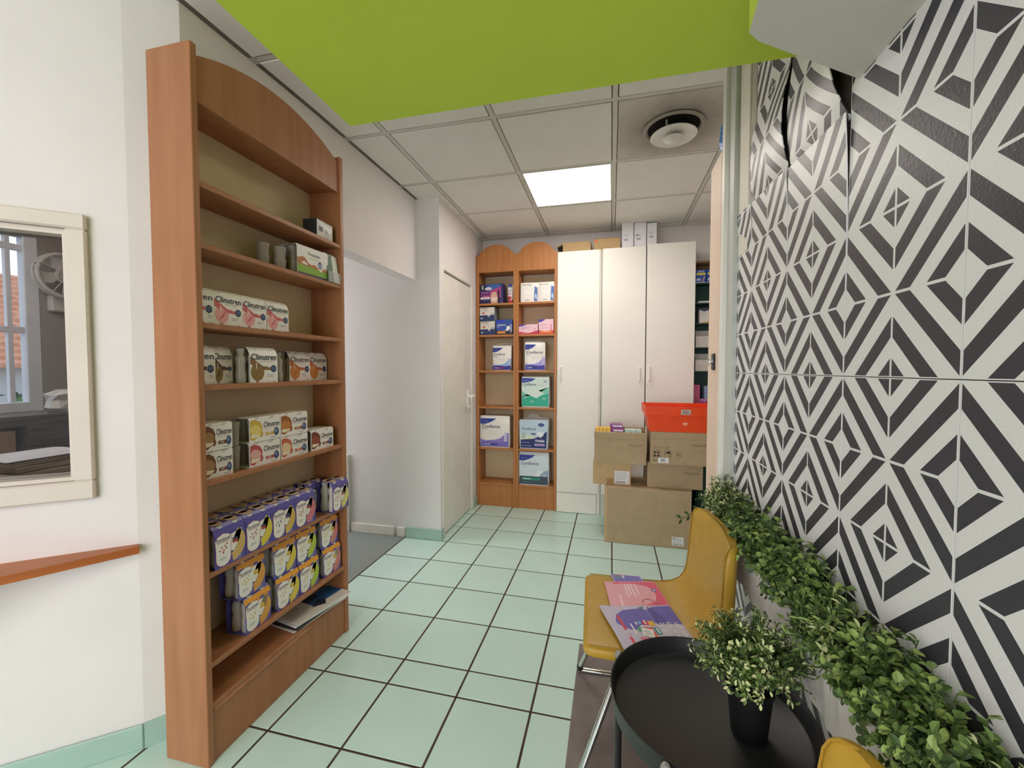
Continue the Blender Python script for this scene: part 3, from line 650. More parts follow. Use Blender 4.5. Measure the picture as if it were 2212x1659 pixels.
# coffee brown and orange dessert drinks
zB = 1.252
pack('dessert', .054, .130, .085, ('brownpart', '#8B6B3F', '#4A2C2C', True, 0), (XF - .030, 1.104, zB), RZ, 'brown and white drink carton half hidden by the bookcase side', 'drink carton', 'brown and orange drinks on the fourth shelf', nb=1)
pack('dessert', .074, .130, .085, ('brown2', '#8F7442', '#5C4630', False, 0), (XF - .044, 1.172, zB), RZ, 'narrow brown drink carton set back behind the foremost brown one', 'drink carton', 'brown and orange drinks on the fourth shelf', nb=1)
pack('dessert', .116, .132, .086, ('brown', '#8F7442', '#8A6A44', False, 0), (XF + .004, 1.300, zB), RZ - R(6), 'brown swirl white drink carton standing foremost on the fourth shelf', 'drink carton', 'brown and orange drinks on the fourth shelf')
def loose_bottle(x, y, z, h, r, m, label, name='drink_bottle', group=None):
    b = bottle_mesh(h, r, m); o = link(name, b); o.location = (x, y, z); tag(o, label, 'bottle', group); return o
BG = mat('shrunk_bottle_plastic', '#B9B3AB', .25, spec=.6)
loose_bottle(XF - .03, 1.229, zB, .126, .0175, BG, 'grey shrink-wrapped bottle just left of the foremost brown carton')
loose_bottle(XF - .10, 1.404, zB, .120, .019, BG, 'dim grey bottle at the back behind the foremost brown carton')
loose_bottle(XF - .075, 1.449, zB, .120, .019, BG, 'grey bottle just left of the orange drink cartons')
pack('dessert', .122, .128, .085, ('orange', '#D58A45', '#C9703F', False, 0), (XF - .052, 1.550, zB), RZ, 'orange and white drink carton, left one of the orange pair', 'drink carton', 'brown and orange drinks on the fourth shelf')
pack('dessert', .118, .128, .085, ('orange', '#D58A45', '#C9703F', False, 0), (XF - .058, 1.674, zB), RZ, 'orange and white drink carton by the far bookcase side', 'drink carton', 'brown and orange drinks on the fourth shelf')
# cup desserts
zC = .940; hC = .0905
def cups(c, a, b, z, lab, dx=0, rot=0):
    return pack('cup', round(b - a, 3), hC, .085, c, (XF + dx, lp(a, b), z), RZ + R(rot), lab, 'dessert cups', 'cup desserts on the fifth shelf', bottles='cup')
BR = ('cbrown', '#A98155', '#7A4B32', 0, 0)
cups(BR, 1.056, 1.162, zC, 'brown and white cup carton at the left, lower of two')
cups(BR, 1.056, 1.162, zC + hC + .001, 'brown and white cup carton at the left, upper of two')
cups(('cpink', '#E3B0A8', '#B9565A', 0, 0), 1.230, 1.374, zC, 'pink cup carton under the yellow vanilla one')
cups(('cyellow', '#E8D37C', '#D2AE4A', 0, 0), 1.232, 1.376, zC + hC + .001, 'yellow vanilla cup carton on top of the pink one')
cups(('cpeach', '#E9C9A2', '#C4674B', 0, 0), 1.378, 1.527, zC, 'peach cup carton under the caramel one')
cups(('ccaramel', '#C58040', '#9F5F34', 0, 0), 1.378, 1.527, zC + hC + .001, 'caramel cup carton on top of the peach one')
cups(('cchoc', '#9A5138', '#7A3E33', 0, 0), 1.548, 1.696, zC, 'single chocolate brown cup carton at the far end')
def cup_thing(x, y, z, lab):
    o = link('dessert_cup', cup_mesh(hC - .004, .019, M_CUPG)); o.location = (x, y, z); return tag(o, lab, 'cup', 'loose cups beside the vanilla carton')
cup_thing(XF - .035, 1.200, zC, 'loose grey plastic dessert cup, lower one left of the pink carton')
cup_thing(XF - .035, 1.200, zC + hC - .004, 'loose grey plastic dessert cup, upper one left of the yellow carton')
# purple shake packs
zD = .636; hD = .142
GD = 'purple bottle packs on the sixth shelf'
D4 = [(1.070, 1.190, ('dtan', '#D9B673', '#B8483E', 0, 0), 'tan crescent'), (1.191, 1.310, ('dyellow', '#E3D04A', '#B8483E', 0, 0), 'bright yellow crescent'), (1.311, 1.428, ('dgold', '#DDBB5E', '#5A5468', 0, 0), 'gold crescent and grey tag'), (1.429, 1.548, ('dpink', '#D98088', '#B8483E', 0, 0), 'pink crescent')]
for i, (a, b, art, nm) in enumerate(D4):
    pack('shake', .118, hD, .084, art, (-1.266, lp(a, b), zD), RZ, 'purple bottle pack with %s in the front row' % nm, 'bottle pack', GD)
    pack('shake', .118, hD, .076, ('dback', '#D9B673', '#B8483E', 0, 0), (-1.352, lp(a, b), zD), RZ, 'purple bottle pack behind the one with %s' % nm, 'bottle pack', GD)
pack('shake', .118, hD, .084, ('dpale', '#E4D98A', '#C86B5E', 0, 0), (-1.246, 1.696, zD), RZ, 'purple bottle pack with pale yellow crescent sticking out past the far bookcase side', 'bottle pack', GD)
pack('shake', .118, hD, .084, ('dback', '#D9B673', '#B8483E', 0, 0), (-1.335, 1.640, zD), RZ, 'dim purple bottle pack at the back of the far corner', 'bottle pack', GD)
# orange topped shake packs in two layers
zE = .337; hE = .136
GE = 'orange topped bottle packs on the seventh shelf'
E4 = [(1.190, 1.312, ('eorange', '#E3A54A', '#D9B441', 0, 1), 'orange crescent'), (1.338, 1.460, ('eyellow', '#E3CE4E', '#D9B441', 0, 1), 'yellow crescent'), (1.462, 1.580, ('egreen', '#B9CE3F', '#D9B441', 0, 1), 'lime green crescent'), (1.614, 1.730, ('epink', '#D98A84', '#D9B441', 0, 1), 'rosy crescent')]
for i, (a, b, art, nm) in enumerate(E4):
    for k in range(2):
        pack('shake', .118, hE, .084, art, (-1.279 - .006 * k, lp(a, b) - .012 * k * (i < 1) - .008 * k, zE + k * (hE + .0005)), RZ + R((2, -1, 1, -2)[i] * (1 - k)), 'orange topped purple bottle pack with %s, %s of its stack' % (nm, ('lower', 'upper')[k]), 'bottle pack', GE)

# small glossy box, cup pack and leaflet holder near the top
t = empty('small_box', (XF + .002, 1.657, 1.897), RZ + R(2)); tag(t, 'small black and white device box on the top shelf', 'box')
MB().cbox(-.058, .058, 0, .07, 0, .078, ink('#2A2C33', .3), .002).build('box_body', t)
p = Print(); p.rect(-.055, .055, .003, .073, '#CFCBC2'); p.poly([(-.046, .068), (.050, .058), (.040, .030)], '#F4F4F6'); p.rect(-.044, -.014, .026, .050, '#6C6F76'); p.rect(-.040, -.018, .031, .046, '#3A3D44'); p.ell(.01, .034, .010, .010, '#A9A49A'); p.text('24 pcs', .004, .010, w=.022, c='#55505A'); p.build('printed_front', t)
t = empty('cup_pack', (XF + .002, 1.577, 1.705), RZ + R(-4)); tag(t, 'white dessert cup pack with mountain and green meadow print on the second shelf', 'dessert cups')
s = link('carton_sleeve', sleeve_mesh(.178, .128, .09, .05, WHITE_C, .05), t)
p = Print(); w = .178; h = .12
p.rect(-.088, .088, .0, .012, '#4C4664'); p.rect(-.088, .088, .012, .045, '#8DB53F')
p.poly([(-.088, .045), (-.088, .074), (-.076, .072), (-.062, .080), (-.045, .076), (-.028, .058), (-.010, .052), (.004, .058), (.020, .052), (.038, .042), (.058, .048), (.072, .052), (.088, .046), (.088, .036), (.05, .036), (.0, .042)], '#B4763C')
p.poly([(-.066, .056), (-.052, .062), (-.032, .053), (-.034, .047), (-.060, .050)], '#F0E6DC'); p.poly([(.026, .042), (.040, .048), (.056, .040), (.05, .034)], '#F0E6DC')
p.text('Fresubin', -.026, .092, w=.066, c='#3F4A66'); p.rect(-.02, .036, .080, .083, '#B6C08C'); p.ell(.040, .062, .011, .016, '#4A4A78'); p.ell(.040, .060, .008, .010, '#A8A6C0'); p.build('printed_front', s)
cm = cup_mesh(.06, .021, M_CUPG)
for i in range(4):
    for k in range(2):
        o = link('cup', cm, t); o.location = (-.066 + .044 * i, .045, .001 + .0615 * k)
for i, (x, y) in enumerate(((XF - .065, 1.375), (XF - .045, 1.44))):
    for k in range(2):
        o = link('dessert_cup', cup_mesh(.048, .024, M_CUPG)); o.location = (x, y, 1.705 + .0485 * k)
        tag(o, 'grey dessert cup, %s of the %s stack on the second shelf' % (('lower', 'upper')[k], ('dim rear', 'nearer')[i]), 'cup', 'stacked cups on the second shelf')
t = empty('leaflet_holder', (-1.262, 1.70, 1.7055), RZ); tag(t, 'clear leaflet holder with green and white leaflets at the end of the second shelf', 'holder')
mb = MB(); mb.prism([(0, 0), (.05, 0), (.065, .14), (.062, .14), (.047, .003), (.003, .003), (.003, .05), (0, .05)], 'x', -.042, .040, M_FILM); mb.build('tray', t)
MB().prism([(.012, .004), (.018, .004), (.036, .135), (.030, .135)], 'x', -.040, .036, ink('#E4E6DC')).build('leaflet', t)
MB().prism([(.004, .004), (.010, .004), (.026, .130), (.020, .130)], 'x', -.040, -.004, ink('#2F5A33')).build('leaflet', t)
MB().prism([(.004, .004), (.010, .004), (.026, .128), (.020, .128)], 'x', -.002, .036, ink('#CDD2C6')).build('leaflet', t)
# magazines and papers on the bottom shelf
random.seed(11)
z = .2005
for i, (c, lab) in enumerate((('#ECEAE6', 'white paper brochure lying lowest in the bottom pile'), ('#20222C', 'dark covered catalogue low in the bottom pile'), ('#F1EFEC', 'white brochure second from the top of the bottom pile'), ('#D7D2CA', 'open magazine with a dark blue photo on top of the bottom pile'))):
    th = (.006, .008, .007, .006)[i]; t = empty('magazine', (-1.328 + .004 * i, 1.575 + .006 * i, z), R((-9, -7, -12, -10)[i]) + RZ); tag(t, lab, 'magazine', 'papers on the bottom shelf')
    t.rotation_euler[1] = 0
    MB().cbox(-.145, .145, -.075, .075, 0, th, ink(c, .35), .001).build('pages', t)
    if i == 3:
        p = Print(.0002); p.rect(-.02, .14, -.02, .07, '#2B5E96'); p.rect(-.02, .05, .03, .07, '#1B2430'); p.poly([(-.03, -.02), (.02, -.05), (.05, -.01), (.02, .01)], '#2A2E38'); p.lines(-.13, -.04, .05, 6, .016, '#8C8880', .003)
        o = p.build('printed_page', t); o.rotation_euler = (-PI / 2, 0, 0); o.location = (0, 0, th)
    z += th + .0004

# ================================================================== BACK BOOKCASES
def back_case(x0, x1, label):
    c = empty('bookcase', (0, 0, 0)); tag(c, label, 'bookcase', 'narrow arched bookcases at the back')
    Y0, Y1 = 3.73, 3.95
    for a in (x0, x1 - .024): MB().cbox(a, a + .024, Y0, Y1, 0, 2.365, M_WOOD2, .002).build('side_panel', c)
    MB().box(x0 + .024, x1 - .024, Y1 - .006, Y1, .05, 2.2, M_BACK).build('back_panel', c)
    MB().prism(arch_pts(x0 + .024, x1 - .024, 2.208, 2.370, 2.462), 'y', Y0 + .003, Y0 + .021, M_WOOD2).build('arched_head', c)
    MB().cbox(x0 + .024, x1 - .024, Y0 + .021, Y1 - .006, 2.210, 2.228, M_WOOD2, .001).build('top_board', c)
    for z in (1.920, 1.626, 1.290, .949, .560): MB().cbox(x0 + .024, x1 - .024, Y0 + .004, Y1 - .006, z - .019, z, M_WOOD2, .002).build('shelf', c)
    MB().cbox(x0 + .024, x1 - .024, Y0 + .002, Y1 - .006, .204, .222, M_WOOD2, .002).build('shelf', c)
    MB().cbox(x0 + .024, x1 - .024, Y0 + .010, Y0 + .028, 0, .203, M_WOOD2, .002).build('plinth', c)
back_case(-1.246, -.862, 'narrow arched bookcase next to the inner door')
back_case(-.861, -.481, 'narrow arched bookcase next to the white cabinet')

# soft packs of pads and boxes on them (front faces -y)
def soft_pack(name, w, h, d, loc, body, art, label, cat, group, rz=0, film=0, puff=.012, handle=False, taper=.0):
    t = empty(name, loc, rz); tag(t, label, cat, group)
    NX, NZ = 8, 8
    mb = MB(); vs = []
    def front(i, j, side):
        a = i / NX * 2 - 1; b = j / NZ
        wz = w / 2 * (1 - taper * (1 - b)) * (1 - .05 * max(0, abs(b - .5) * 2 - .8) * 5 * .5)
        x = a * wz; z = b * h
        pf = puff * (1 - a ** 4) * (1 - (2 * b - 1) ** 4)
        y = -pf * .25 if side == 0 else d + pf
        if abs(a) > .99: y = d * .06 if side == 0 else d * .94
        if b > .99: y = d * .12 if side == 0 else d * .88
        return (x, y, z)
    for side in (0, 1):
        for i in range(NX + 1):
            for j in range(NZ + 1): vs.append(front(i, j, side))
    N = (NX + 1) * (NZ + 1); ix = lambda i, j: i * (NZ + 1) + j
    fs = []
    for i in range(NX):
        for j in range(NZ):
            q = (ix(i, j), ix(i + 1, j), ix(i + 1, j + 1), ix(i, j + 1)); fs.append(q); fs.append(tuple(N + k for k in q[::-1]))
    for i in range(NX):
        for j in (0, NZ): fs.append((ix(i, j), ix(i + 1, j), N + ix(i + 1, j), N + ix(i, j)))
    for j in range(NZ):
        for i in (0, NX): fs.append((ix(i, j), ix(i, j + 1), N + ix(i, j + 1), N + ix(i, j)))
    mb.add(vs, fs, body); mb.build('pack_body', t, True)
    if art:
        o = art.build('printed_front', t); o.location = (0, -puff * .26 - .0006, 0)
    if film:
        mb = MB(); 
        pts = [(-w * .46, h * .99), (w * .46, h * .99), (w * .48, h + film * .6), (w * .30, h + film), (-w * .25, h + film * .85), (-w * .47, h + film * .55)]
        if handle: pts = [(-w * .40, h * .98), (w * .48, h * .98), (w * .46, h + film * .35), (w * .16, h + film * .5), (w * .10, h + film), (-w * .16, h + film * 1.1), (-w * .24, h + film * .5), (-w * .42, h + film * .2)]
        mb.prism(pts, 'y', d * .48, d * .48 + .002, M_FILM); mb.build('film_top', t)
    return t
W_PK = mat('white_film_pack', '#EFECE6', .32, spec=.5, bump=.25, bscale=18)
def conf(w, h, accent, accent2, sub, top='#2B3FA0', base=None, bar=None, dots=4, size=.62, tv=.62, tc='#3A3560'):
    p = Print(.0003); x0 = -w / 2 * .95; x1 = -x0; u = x1 - x0
    if base: p.rect(x0, x1, .02 * h, .90 * h, base)
    p.poly([(x0, .03 * h), (x1, .03 * h), (x1, .48 * h), (x1 - .12 * u, .44 * h), (x1 - .30 * u, .30 * h), (x1 - .48 * u, .25 * h), (x0 + .2 * u, .22 * h), (x0, .27 * h)], accent)
    p.poly([(x0, .03 * h), (x1, .03 * h), (x1, .20 * h), (x1 - .3 * u, .17 * h), (x0 + .3 * u, .21 * h), (x0, .19 * h)], accent2)
    p.poly([(x0, .92 * h), (x0, .74 * h), (x0 + .20 * u, .75 * h), (x0 + .40 * u, .82 * h), (x0 + .56 * u, .92 * h)], top)
    p.poly([(x0 + .06 * u, .80 * h), (x0 + .30 * u, .815 * h), (x0 + .30 * u, .855 * h), (x0 + .06 * u, .85 * h)], '#20296A'); p.text('HARTMANN', x0 + .08 * u, .815 * h, w=.20 * u, c='#C7CCEA')
    p.text('Confiance', x0 + .06 * u, tv * h, w=size * u, c=tc, shear=.25, bold=.01)
    p.text(sub, x0 + .07 * u, (tv - .06) * h, w=.2 * u, c='#8A86A0')
    p.lines(x0 + .30 * u, x0 + .75 * u, .50 * h, 3, .045 * h, '#C9C6CC', .006 * h)
    for i in range(dots):
        p.ell(x1 - .11 * u, (.24 + .075 * i) * h, .052 * u, .035 * h * (w / h), '#F2F0F6', 14); p.ell(x1 - .11 * u, (.24 + .075 * i) * h, .026 * u, .018 * h * (w / h), accent2, 10)
    p.rect(x0 + .08 * u, x0 + .60 * u, .085 * h, .125 * h, bar or '#20296A'); p.rect(x0 + .10 * u, x0 + .36 * u, .096 * h, .114 * h, '#E8E6F2')
    return p
YB = 3.735
GPK = 'incontinence packs on the back bookcases'
# top shelves
p = Print(); w, h = .222, .182; x0 = -w / 2
p.rect(x0 + .004, -x0 - .014, .003, h - .004, '#2E2A5A'); p.poly([(x0 + .06, h - .004), (-x0 - .014, h - .004), (-x0 - .014, .11), (.0, .10)], '#3B62A6'); p.poly([(.0, .125), (-x0 - .014, .155), (-x0 - .014, .05), (.0, .055), (-.03, .10)], '#B0457F'); p.rect(x0 + .004, -.01, .052, .118, '#6E3A7A'); p.rect(x0 + .02, x0 + .035, .135, .172, '#A9C79A')
p.ell(x0 + .085, .140, .034, .014, '#E9EDEC'); p.text('tena', x0 + .064, .134, w=.04, c='#3A6E74'); p.text('Silhouette', x0 + .022, .100, w=.060, c='#C9B3D8'); p.rect(x0 + .032, x0 + .10, .066, .074, '#D8668F')
p.rect(x0 + .006, x0 + .098, .042, .062, '#E9DDE6'); p.text('normal', x0 + .03, .046, w=.05, c='#7A4A6A')
p.poly([(.0, .003), (-.006, .055), (.004, .085), (.006, .105), (.050, .108), (.056, .085), (.066, .052), (.064, .003)], '#D9B199'); p.poly([(-.004, .040), (.002, .058), (.06, .058), (.066, .040), (.045, .022), (.018, .022)], '#EBD3C6'); p.rect(.068, .084, .03, .125, '#2A2436')
soft_pack('pad_pack', .226, .186, .12, (-1.107, YB + .02, 1.920), mat('navy_film', '#35306A', .3, spec=.5), p, 'navy and magenta underwear pack on the top shelf of the door-side bookcase', 'pack', GPK, puff=.01, rz=R(-3))
t = empty('cream_tube', (-.922, YB + .035, 1.920)); tag(t, 'white and red cream tube half hidden by the bookcase upright', 'tube')
mb = MB(); mb.lathe([(.021, 0), (.021, .026)], 0, 0, ink('#B3243A', .35), 14); mb.build('cap', t, True)
mb = MB(); N = 16; rings = []
for z, rx, ry in ((.026, .022, .020), (.06, .025, .018), (.12, .027, .010), (.168, .028, .002), (.176, .028, .0015)): rings.append([(rx * math.cos(2 * PI * k / N), ry * math.sin(2 * PI * k / N), z) for k in range(N)])
mb.add([p_ for r_ in rings for p_ in r_], [(i * N + k, i * N + (k + 1) % N, (i + 1) * N + (k + 1) % N, (i + 1) * N + k) for i in range(4) for k in range(N)] + [[4 * N + k for k in range(N)]], ink('#E8E4E6', .3)); mb.build('tube_body', t, True)
p = Print(); p.rect(-.020, .020, .150, .172, '#2A3F86'); p.rect(-.018, .014, .112, .120, '#9A94B4'); p.rect(-.016, .012, .030, .060, '#B3243A'); p.ell(-.002, .085, .010, .010, '#C77A90'); o = p.build('printed_front', t); o.location = (0, -.0195, 0)
def mola(x, lab, rz, w=.165):
    h = .182; p = Print(); x0 = -w / 2
    p.text('Molia Clean', x0 + .012, h * .84, w=w * .55, c='#4A4C58', shear=.2); p.poly([(w * .26, .01), (w * .46, .012), (w * .46, h * .72), (w * .30, h * .80), (w * .27, h * .5)], '#5F7DB8'); p.poly([(w * .30, .04), (w * .44, .02), (w * .42, h * .35), (w * .33, h * .45)], '#BFD0E8')
    p.rect(x0 + .04, x0 + .08, .018, .024, '#A8A098'); p.poly([(x0 + .02, h * .55), (w * .2, h * .42), (w * .22, h * .45), (x0 + .03, h * .58)], '#FBFAF8')
    soft_pack('wash_mitt_pack', w, h, .10, (x, YB + .022, 1.920), W_PK, p, lab, 'pack', GPK, rz=rz, puff=.012, taper=-.02)
mola(-.740, 'white wash mitt pack with a blue strip, left of the pair', R(4)); mola(-.582, 'white wash mitt pack with a blue strip, right of the pair', R(-2), .152)
# second shelves
def menpack(x, z, lab, w=.148, h=.132):
    p = Print(); x0 = -w / 2
    p.rect(x0 + .003, -x0 - .003, .048, h - .004, '#D9D5CB'); p.poly([(x0 + .002, .002), (-x0 - .002, .002), (-x0 - .002, .066), (.045, .058), (.030, .055), (.026, .035), (.008, .035), (.002, .056), (x0 + .002, .052)], '#2C3C66')
    p.text('confiance', x0 + .01, h - .018, w=.072, c='#2E3346', bold=.02); p.text('MEN', x0 + .034, h - .044, w=.05, c='#A5A29C'); p.rect(x0 + .028, x0 + .050, h - .066, h - .050, '#D2543E'); p.ell(.055, .062, .012, .012, '#20305A'); p.ell(.057, .062, .008, .008, '#EDEBE6'); p.ell(x0 + .02, .025, .014, .008, '#8FA0B8'); p.text('men', x0 + .012, .022, w=.018, c='#E8ECF2')
    soft_pack('pad_pack', w, h, .11, (x, YB + .02, z), mat('grey_navy_film', '#8C93A0', .3, spec=.5), p, lab, 'pack', GPK, puff=.008)
menpack(-1.142, 1.626, 'grey and navy pad pack, lower of two in the door-side bookcase'); menpack(-1.146, 1.7585, 'grey and navy pad pack, upper of two in the door-side bookcase')
w, h = .160, .142; p = Print(); x0 = -w / 2
p.rect(x0 + .003, -x0 - .003, .003, h - .006, '#35529E'); p.poly([(x0 + .003, .003), (-x0 - .003, .003), (-x0 - .003, .042), (.0, .032), (x0 + .003, .04)], '#2A2C38'); p.poly([(x0 + .003, h - .005), (x0 + .003, h - .03), (.0, h - .02), (.02, h - .005)], '#2B3FC0'); p.text('Confiance', x0 + .012, h * .60, w=.085, c='#E4E8F2', shear=.25, bold=.015); p.text('secure', x0 + .012, h * .50, w=.03, c='#E4E8F2', bold=.02)
p.poly([(.005, .038), (.020, .045), (.028, .080), (.055, .080), (.055, .050), (.035, .036)], '#F2F1EC'); p.poly([(x0 + .012, .018), (x0 + .02, .012), (x0 + .09, .012), (x0 + .096, .022), (x0 + .09, .032), (x0 + .02, .032)], '#E8962E')
for i in range(4): p.arc(-x0 - .012, .030 + i * .019, .009, .006, 0, 360, '#E8E8EC', 12)
soft_pack('pad_pack', w, h, .12, (-.980, YB + .018, 1.626), mat('blue_film', '#35529E', .3, spec=.5), p, 'royal blue pad pack with an orange bar', 'pack', GPK, puff=.010)
def pinkbox(name, x, w, h, d, orange, lab):
    t = empty(name, (x, YB + .012, 1.626)); tag(t, lab, 'box', GPK); MB().cbox(-w / 2, w / 2, 0, d, 0, h, ink('#F2C9D4', .35), .002).build('box_body', t)
    p = Print(); x0 = -w / 2; p.poly([(x0, .001), (-x0, .001), (-x0, h * (.40 if not orange else .26)), (-x0 - w * .2, h * .25), (x0 + w * .55, h * .12), (x0 + w * .2, h * .22), (x0, h * .26)], '#CF2D55' if not orange else '#DC4A44')
    p.poly([(x0, h - .001), (x0, h * .80), (x0 + w * .2, h * .82), (x0 + w * .46, h - .001)], '#4A3FA6'); p.text('Confiance', x0 + w * .14, h * .60, w=w * .44, c='#8A6FA8', shear=.25); p.text('lady', x0 + w * .15, h * .50, w=w * .14, c='#B08AA8')
    for i in range(3): p.ell(-x0 - w * .16, h * (.34 + .13 * i), h * .045, h * .045, '#C9506F', 10)
    if orange: p.poly([(x0 + w * .08, h * .12), (x0 + w * .14, h * .08), (-x0 - w * .10, h * .09), (-x0 - w * .08, h * .17), (x0 + w * .12, h * .18)], '#EE8A3C'); p.lines(x0 + w * .15, -x0 - w * .3, h * .42, 2, h * .08, '#D88AA0', h * .012)
    else: p.rect(x0 + w * .15, x0 + w * .5, h * .06, h * .12, '#E87A94')
    p.build('printed_front', t)
pinkbox('pad_box', -.750, .182, .090, .11, False, 'low pink and crimson pad box'); pinkbox('pad_box', -.582, .136, .134, .11, True, 'taller pink pad box with an orange bar')
# third shelves
soft_pack('pad_pack', .188, .234, .11, (-1.005, YB + .03, 1.290), W_PK, conf(.188, .234, '#8EB4E4', '#3B3596', 'Mobile', bar='#B8304A'), 'white pad pack with sky blue hill and indigo foot', 'pack', GPK, film=.03, rz=R(-3), taper=.06)
t = soft_pack('pad_pack', .190, .262, .14, (-.685, YB + .02, 1.290), W_PK, conf(.190, .262, '#A9A0E0', '#4A42A8', 'Absorin', size=.82, tv=.60, tc='#2A2A58'), 'tall white pad pack with violet hill in the cabinet-side bookcase', 'pack', GPK, film=.02, rz=R(9))
# fourth
w, h = .262, .286; p = Print(.0003); x0 = -w / 2 * .96
p.rect(x0, -x0, .03, h * .93, '#D3E6DD'); p.poly([(x0, .012), (-x0, .012), (-x0, h * .46), (.06, h * .40), (x0 + .04, h * .38), (x0, h * .46)], '#2FB092'); p.poly([(x0, h * .52), (x0, h * .36), (-.02, h * .36), (-x0, h * .66), (-x0, h * .46), (.05, h * .40)], '#7FCDB6'); p.poly([(x0 + .01, h * .50), (.0, h * .60), (.085, h * .46), (.012, h * .30)], '#DCEAE4')
p.poly([(x0, h * .95), (x0, h * .80), (x0 + .05, h * .81), (x0 + .10, h * .86), (x0 + .13, h * .94)], '#2B3FA0'); p.text('HARTMANN', x0 + .012, h * .855, w=.055, c='#C7CCEA'); p.text('Confiance', x0 + .006, h * .71, w=.130, c='#2A2A4E', shear=.25, bold=.012); p.text('Alèse', x0 + .008, h * .665, w=.03, c='#7A8A96'); p.text('30', -x0 - .05, h * .80, w=.035, c='#8C84B4', bold=.02); p.lines(.03, .11, h * .80, 2, .02, '#B8CCC8', .002); p.rect(.04, .09, h * .70, h * .72, '#B8CCC8')
for cx, cz in ((-.03, h * .19), (-.095, h * .33), (.085, h * .29)):
    for k in (-.009, .009): p.arc(cx + k, cz, .009, .0065, 0, 360, '#D6EEE6', 12)
soft_pack('pad_pack', w, h, .15, (-.682, YB + .014, .949), mat('mint_white_film', '#E4ECE8', .3, spec=.5), p, 'big mint and teal bed pad pack', 'pack', GPK, puff=.01)
# fifth
soft_pack('pad_pack', .292, .300, .15, (-1.072, YB + .012, .560), W_PK, conf(.292, .300, '#8E82CE', '#7D70C6', 'Absorin', size=.64, tv=.62), 'large white and violet pad pack in the door-side bookcase', 'pack', GPK, puff=.012)
w, h = .282, .272; p = Print(.0003); x0 = -w / 2 * .93
p.rect(x0, -x0, .05, h * .96, '#BFD6E6'); p.poly([(x0 + .012, .012), (-x0 - .012, .012), (-x0 - .004, h * .62), (.06, h * .46), (.0, h * .36), (x0 + .01, h * .32)], '#27306E'); p.poly([(x0 + .006, h * .32), (.0, h * .36), (.02, h * .46), (x0 + .004, h * .52)], '#D9E2CC'); p.ell(.072, h * .84, .030, .016, '#22377A'); p.text('HARTMANN', .050, h * .825, w=.044, c='#C7CCEA'); p.text('Confiance', x0 + .02, h * .66, w=.135, c='#2E4A68', bold=.012, shear=.1)
p.poly([(.03, h * .60), (.10, h * .60), (.092, h * .48), (.065, h * .40), (.040, h * .46)], '#E9EEF2'); p.rect(-.02, .02, h * .50, h * .55, '#3C4C78'); p.poly([(x0 + .02, h * .38), (x0 + .05, h * .36), (x0 + .06, h * .55), (x0 + .02, h * .55)], '#AFC0C4'); p.text('Mobile', .018, h * .26, w=.085, c='#E6E8F0', bold=.03); p.rect(.01, .105, h * .12, h * .20, '#B9A2CE'); p.text('medium', .03, h * .14, w=.06, c='#5A4A86'); p.lines(x0 + .02, -.02, h * .22, 2, .03, '#AEB4D4', .004)
soft_pack('pad_pack', w, h, .16, (-.696, YB + .012, .560), mat('pale_blue_film', '#C9D9E4', .18, spec=.6), p, 'pale blue and navy pull-on pack with a carry handle', 'pack', GPK, film=.045, handle=True, taper=.05, puff=.016)
# bottom
w, h = .284, .308; p = conf(w, h, '#8FA9C8', '#3C4A5A', 'Rectangulaire', base='#D7E2EC', dots=2, bar='#2C8C7C', size=.62); p.poly([(.0, h * .26), (.045, h * .48), (.085, h * .44), (.045, h * .24)], '#E6EDF2'); p.rect(-w * .46, w * .46, .03, .085, '#44505E'); p.rect(-w * .38, w * .22, .048, .072, '#2C8C7C'); p.rect(-w * .36, -w * .1, .056, .064, '#D7E6E2')
soft_pack('pad_pack', w, h, .16, (-.694, YB + .012, .222), mat('ice_white_film', '#E2E8EC', .3, spec=.5), p, 'ice blue pad pack with slate foot on the lowest shelf', 'pack', GPK, puff=.012, film=.01)

# ================================================================== WHITE CABINETS
def handle(parent, x, z0, z1, y):
    mb = MB(); mb.tube([(x, y, z0), (x, y - .026, z0 + .006), (x, y - .034, z0 + .022), (x, y - .034, z1 - .022), (x, y - .026, z1 - .006), (x, y, z1)], .007, M_HANDLE, 8); mb.build('handle', parent, True)
c1 = empty('cabinet', (0, 0, 0)); tag(c1, 'single door white cabinet beside the arched bookcases', 'cabinet', 'white tall cabinets')
MB().cbox(-.479, -.090, 3.73, 3.955, .0, 2.350, M_CAB, .002).build('carcass', c1)
dr = MB().cbox(-.470, -.104, 3.710, 3.728, .192, 2.348, M_CAB, .002).build('door', c1); handle(dr, -.443, 1.20, 1.322, 3.710)
MB().cbox(-.470, -.120, 3.716, 3.729, .004, .180, M_CAB, .002).build('plinth', c1)
c2 = empty('cabinet', (0, 0, 0)); tag(c2, 'double door white cabinet behind the cardboard boxes', 'cabinet', 'white tall cabinets')
MB().cbox(-.086, .676, 3.73, 3.955, .0, 2.350, M_CABS, .002).build('carcass', c2)
dr = MB().cbox(-.078, .281, 3.710, 3.728, .192, 2.352, M_CAB, .002).build('door', c2); handle(dr, .236, 1.20, 1.316, 3.710)
dr = MB().cbox(.288, .672, 3.700, 3.728, .192, 2.362, M_CAB, .002).build('door', c2); handle(dr, .316, 1.205, 1.322, 3.700)
mb = MB(); mb.tube([(.299, 3.702, 1.168), (.299, 3.694, 1.168)], .008, M_CHROME, 14); mb.tube([(.299, 3.696, 1.168), (.299, 3.692, 1.168)], .004, M_BLACKP, 10); mb.build('lock', dr)
MB().cbox(-.078, .672, 3.750, 3.765, .004, .19, M_CABS, .002).build('plinth', c2) if False else None
MB().box(.2812, .2878, 3.712, 3.7295, .192, 2.350, M_DARK).build('door_seal', c2)  # dark strip paints the shadow line between the two doors
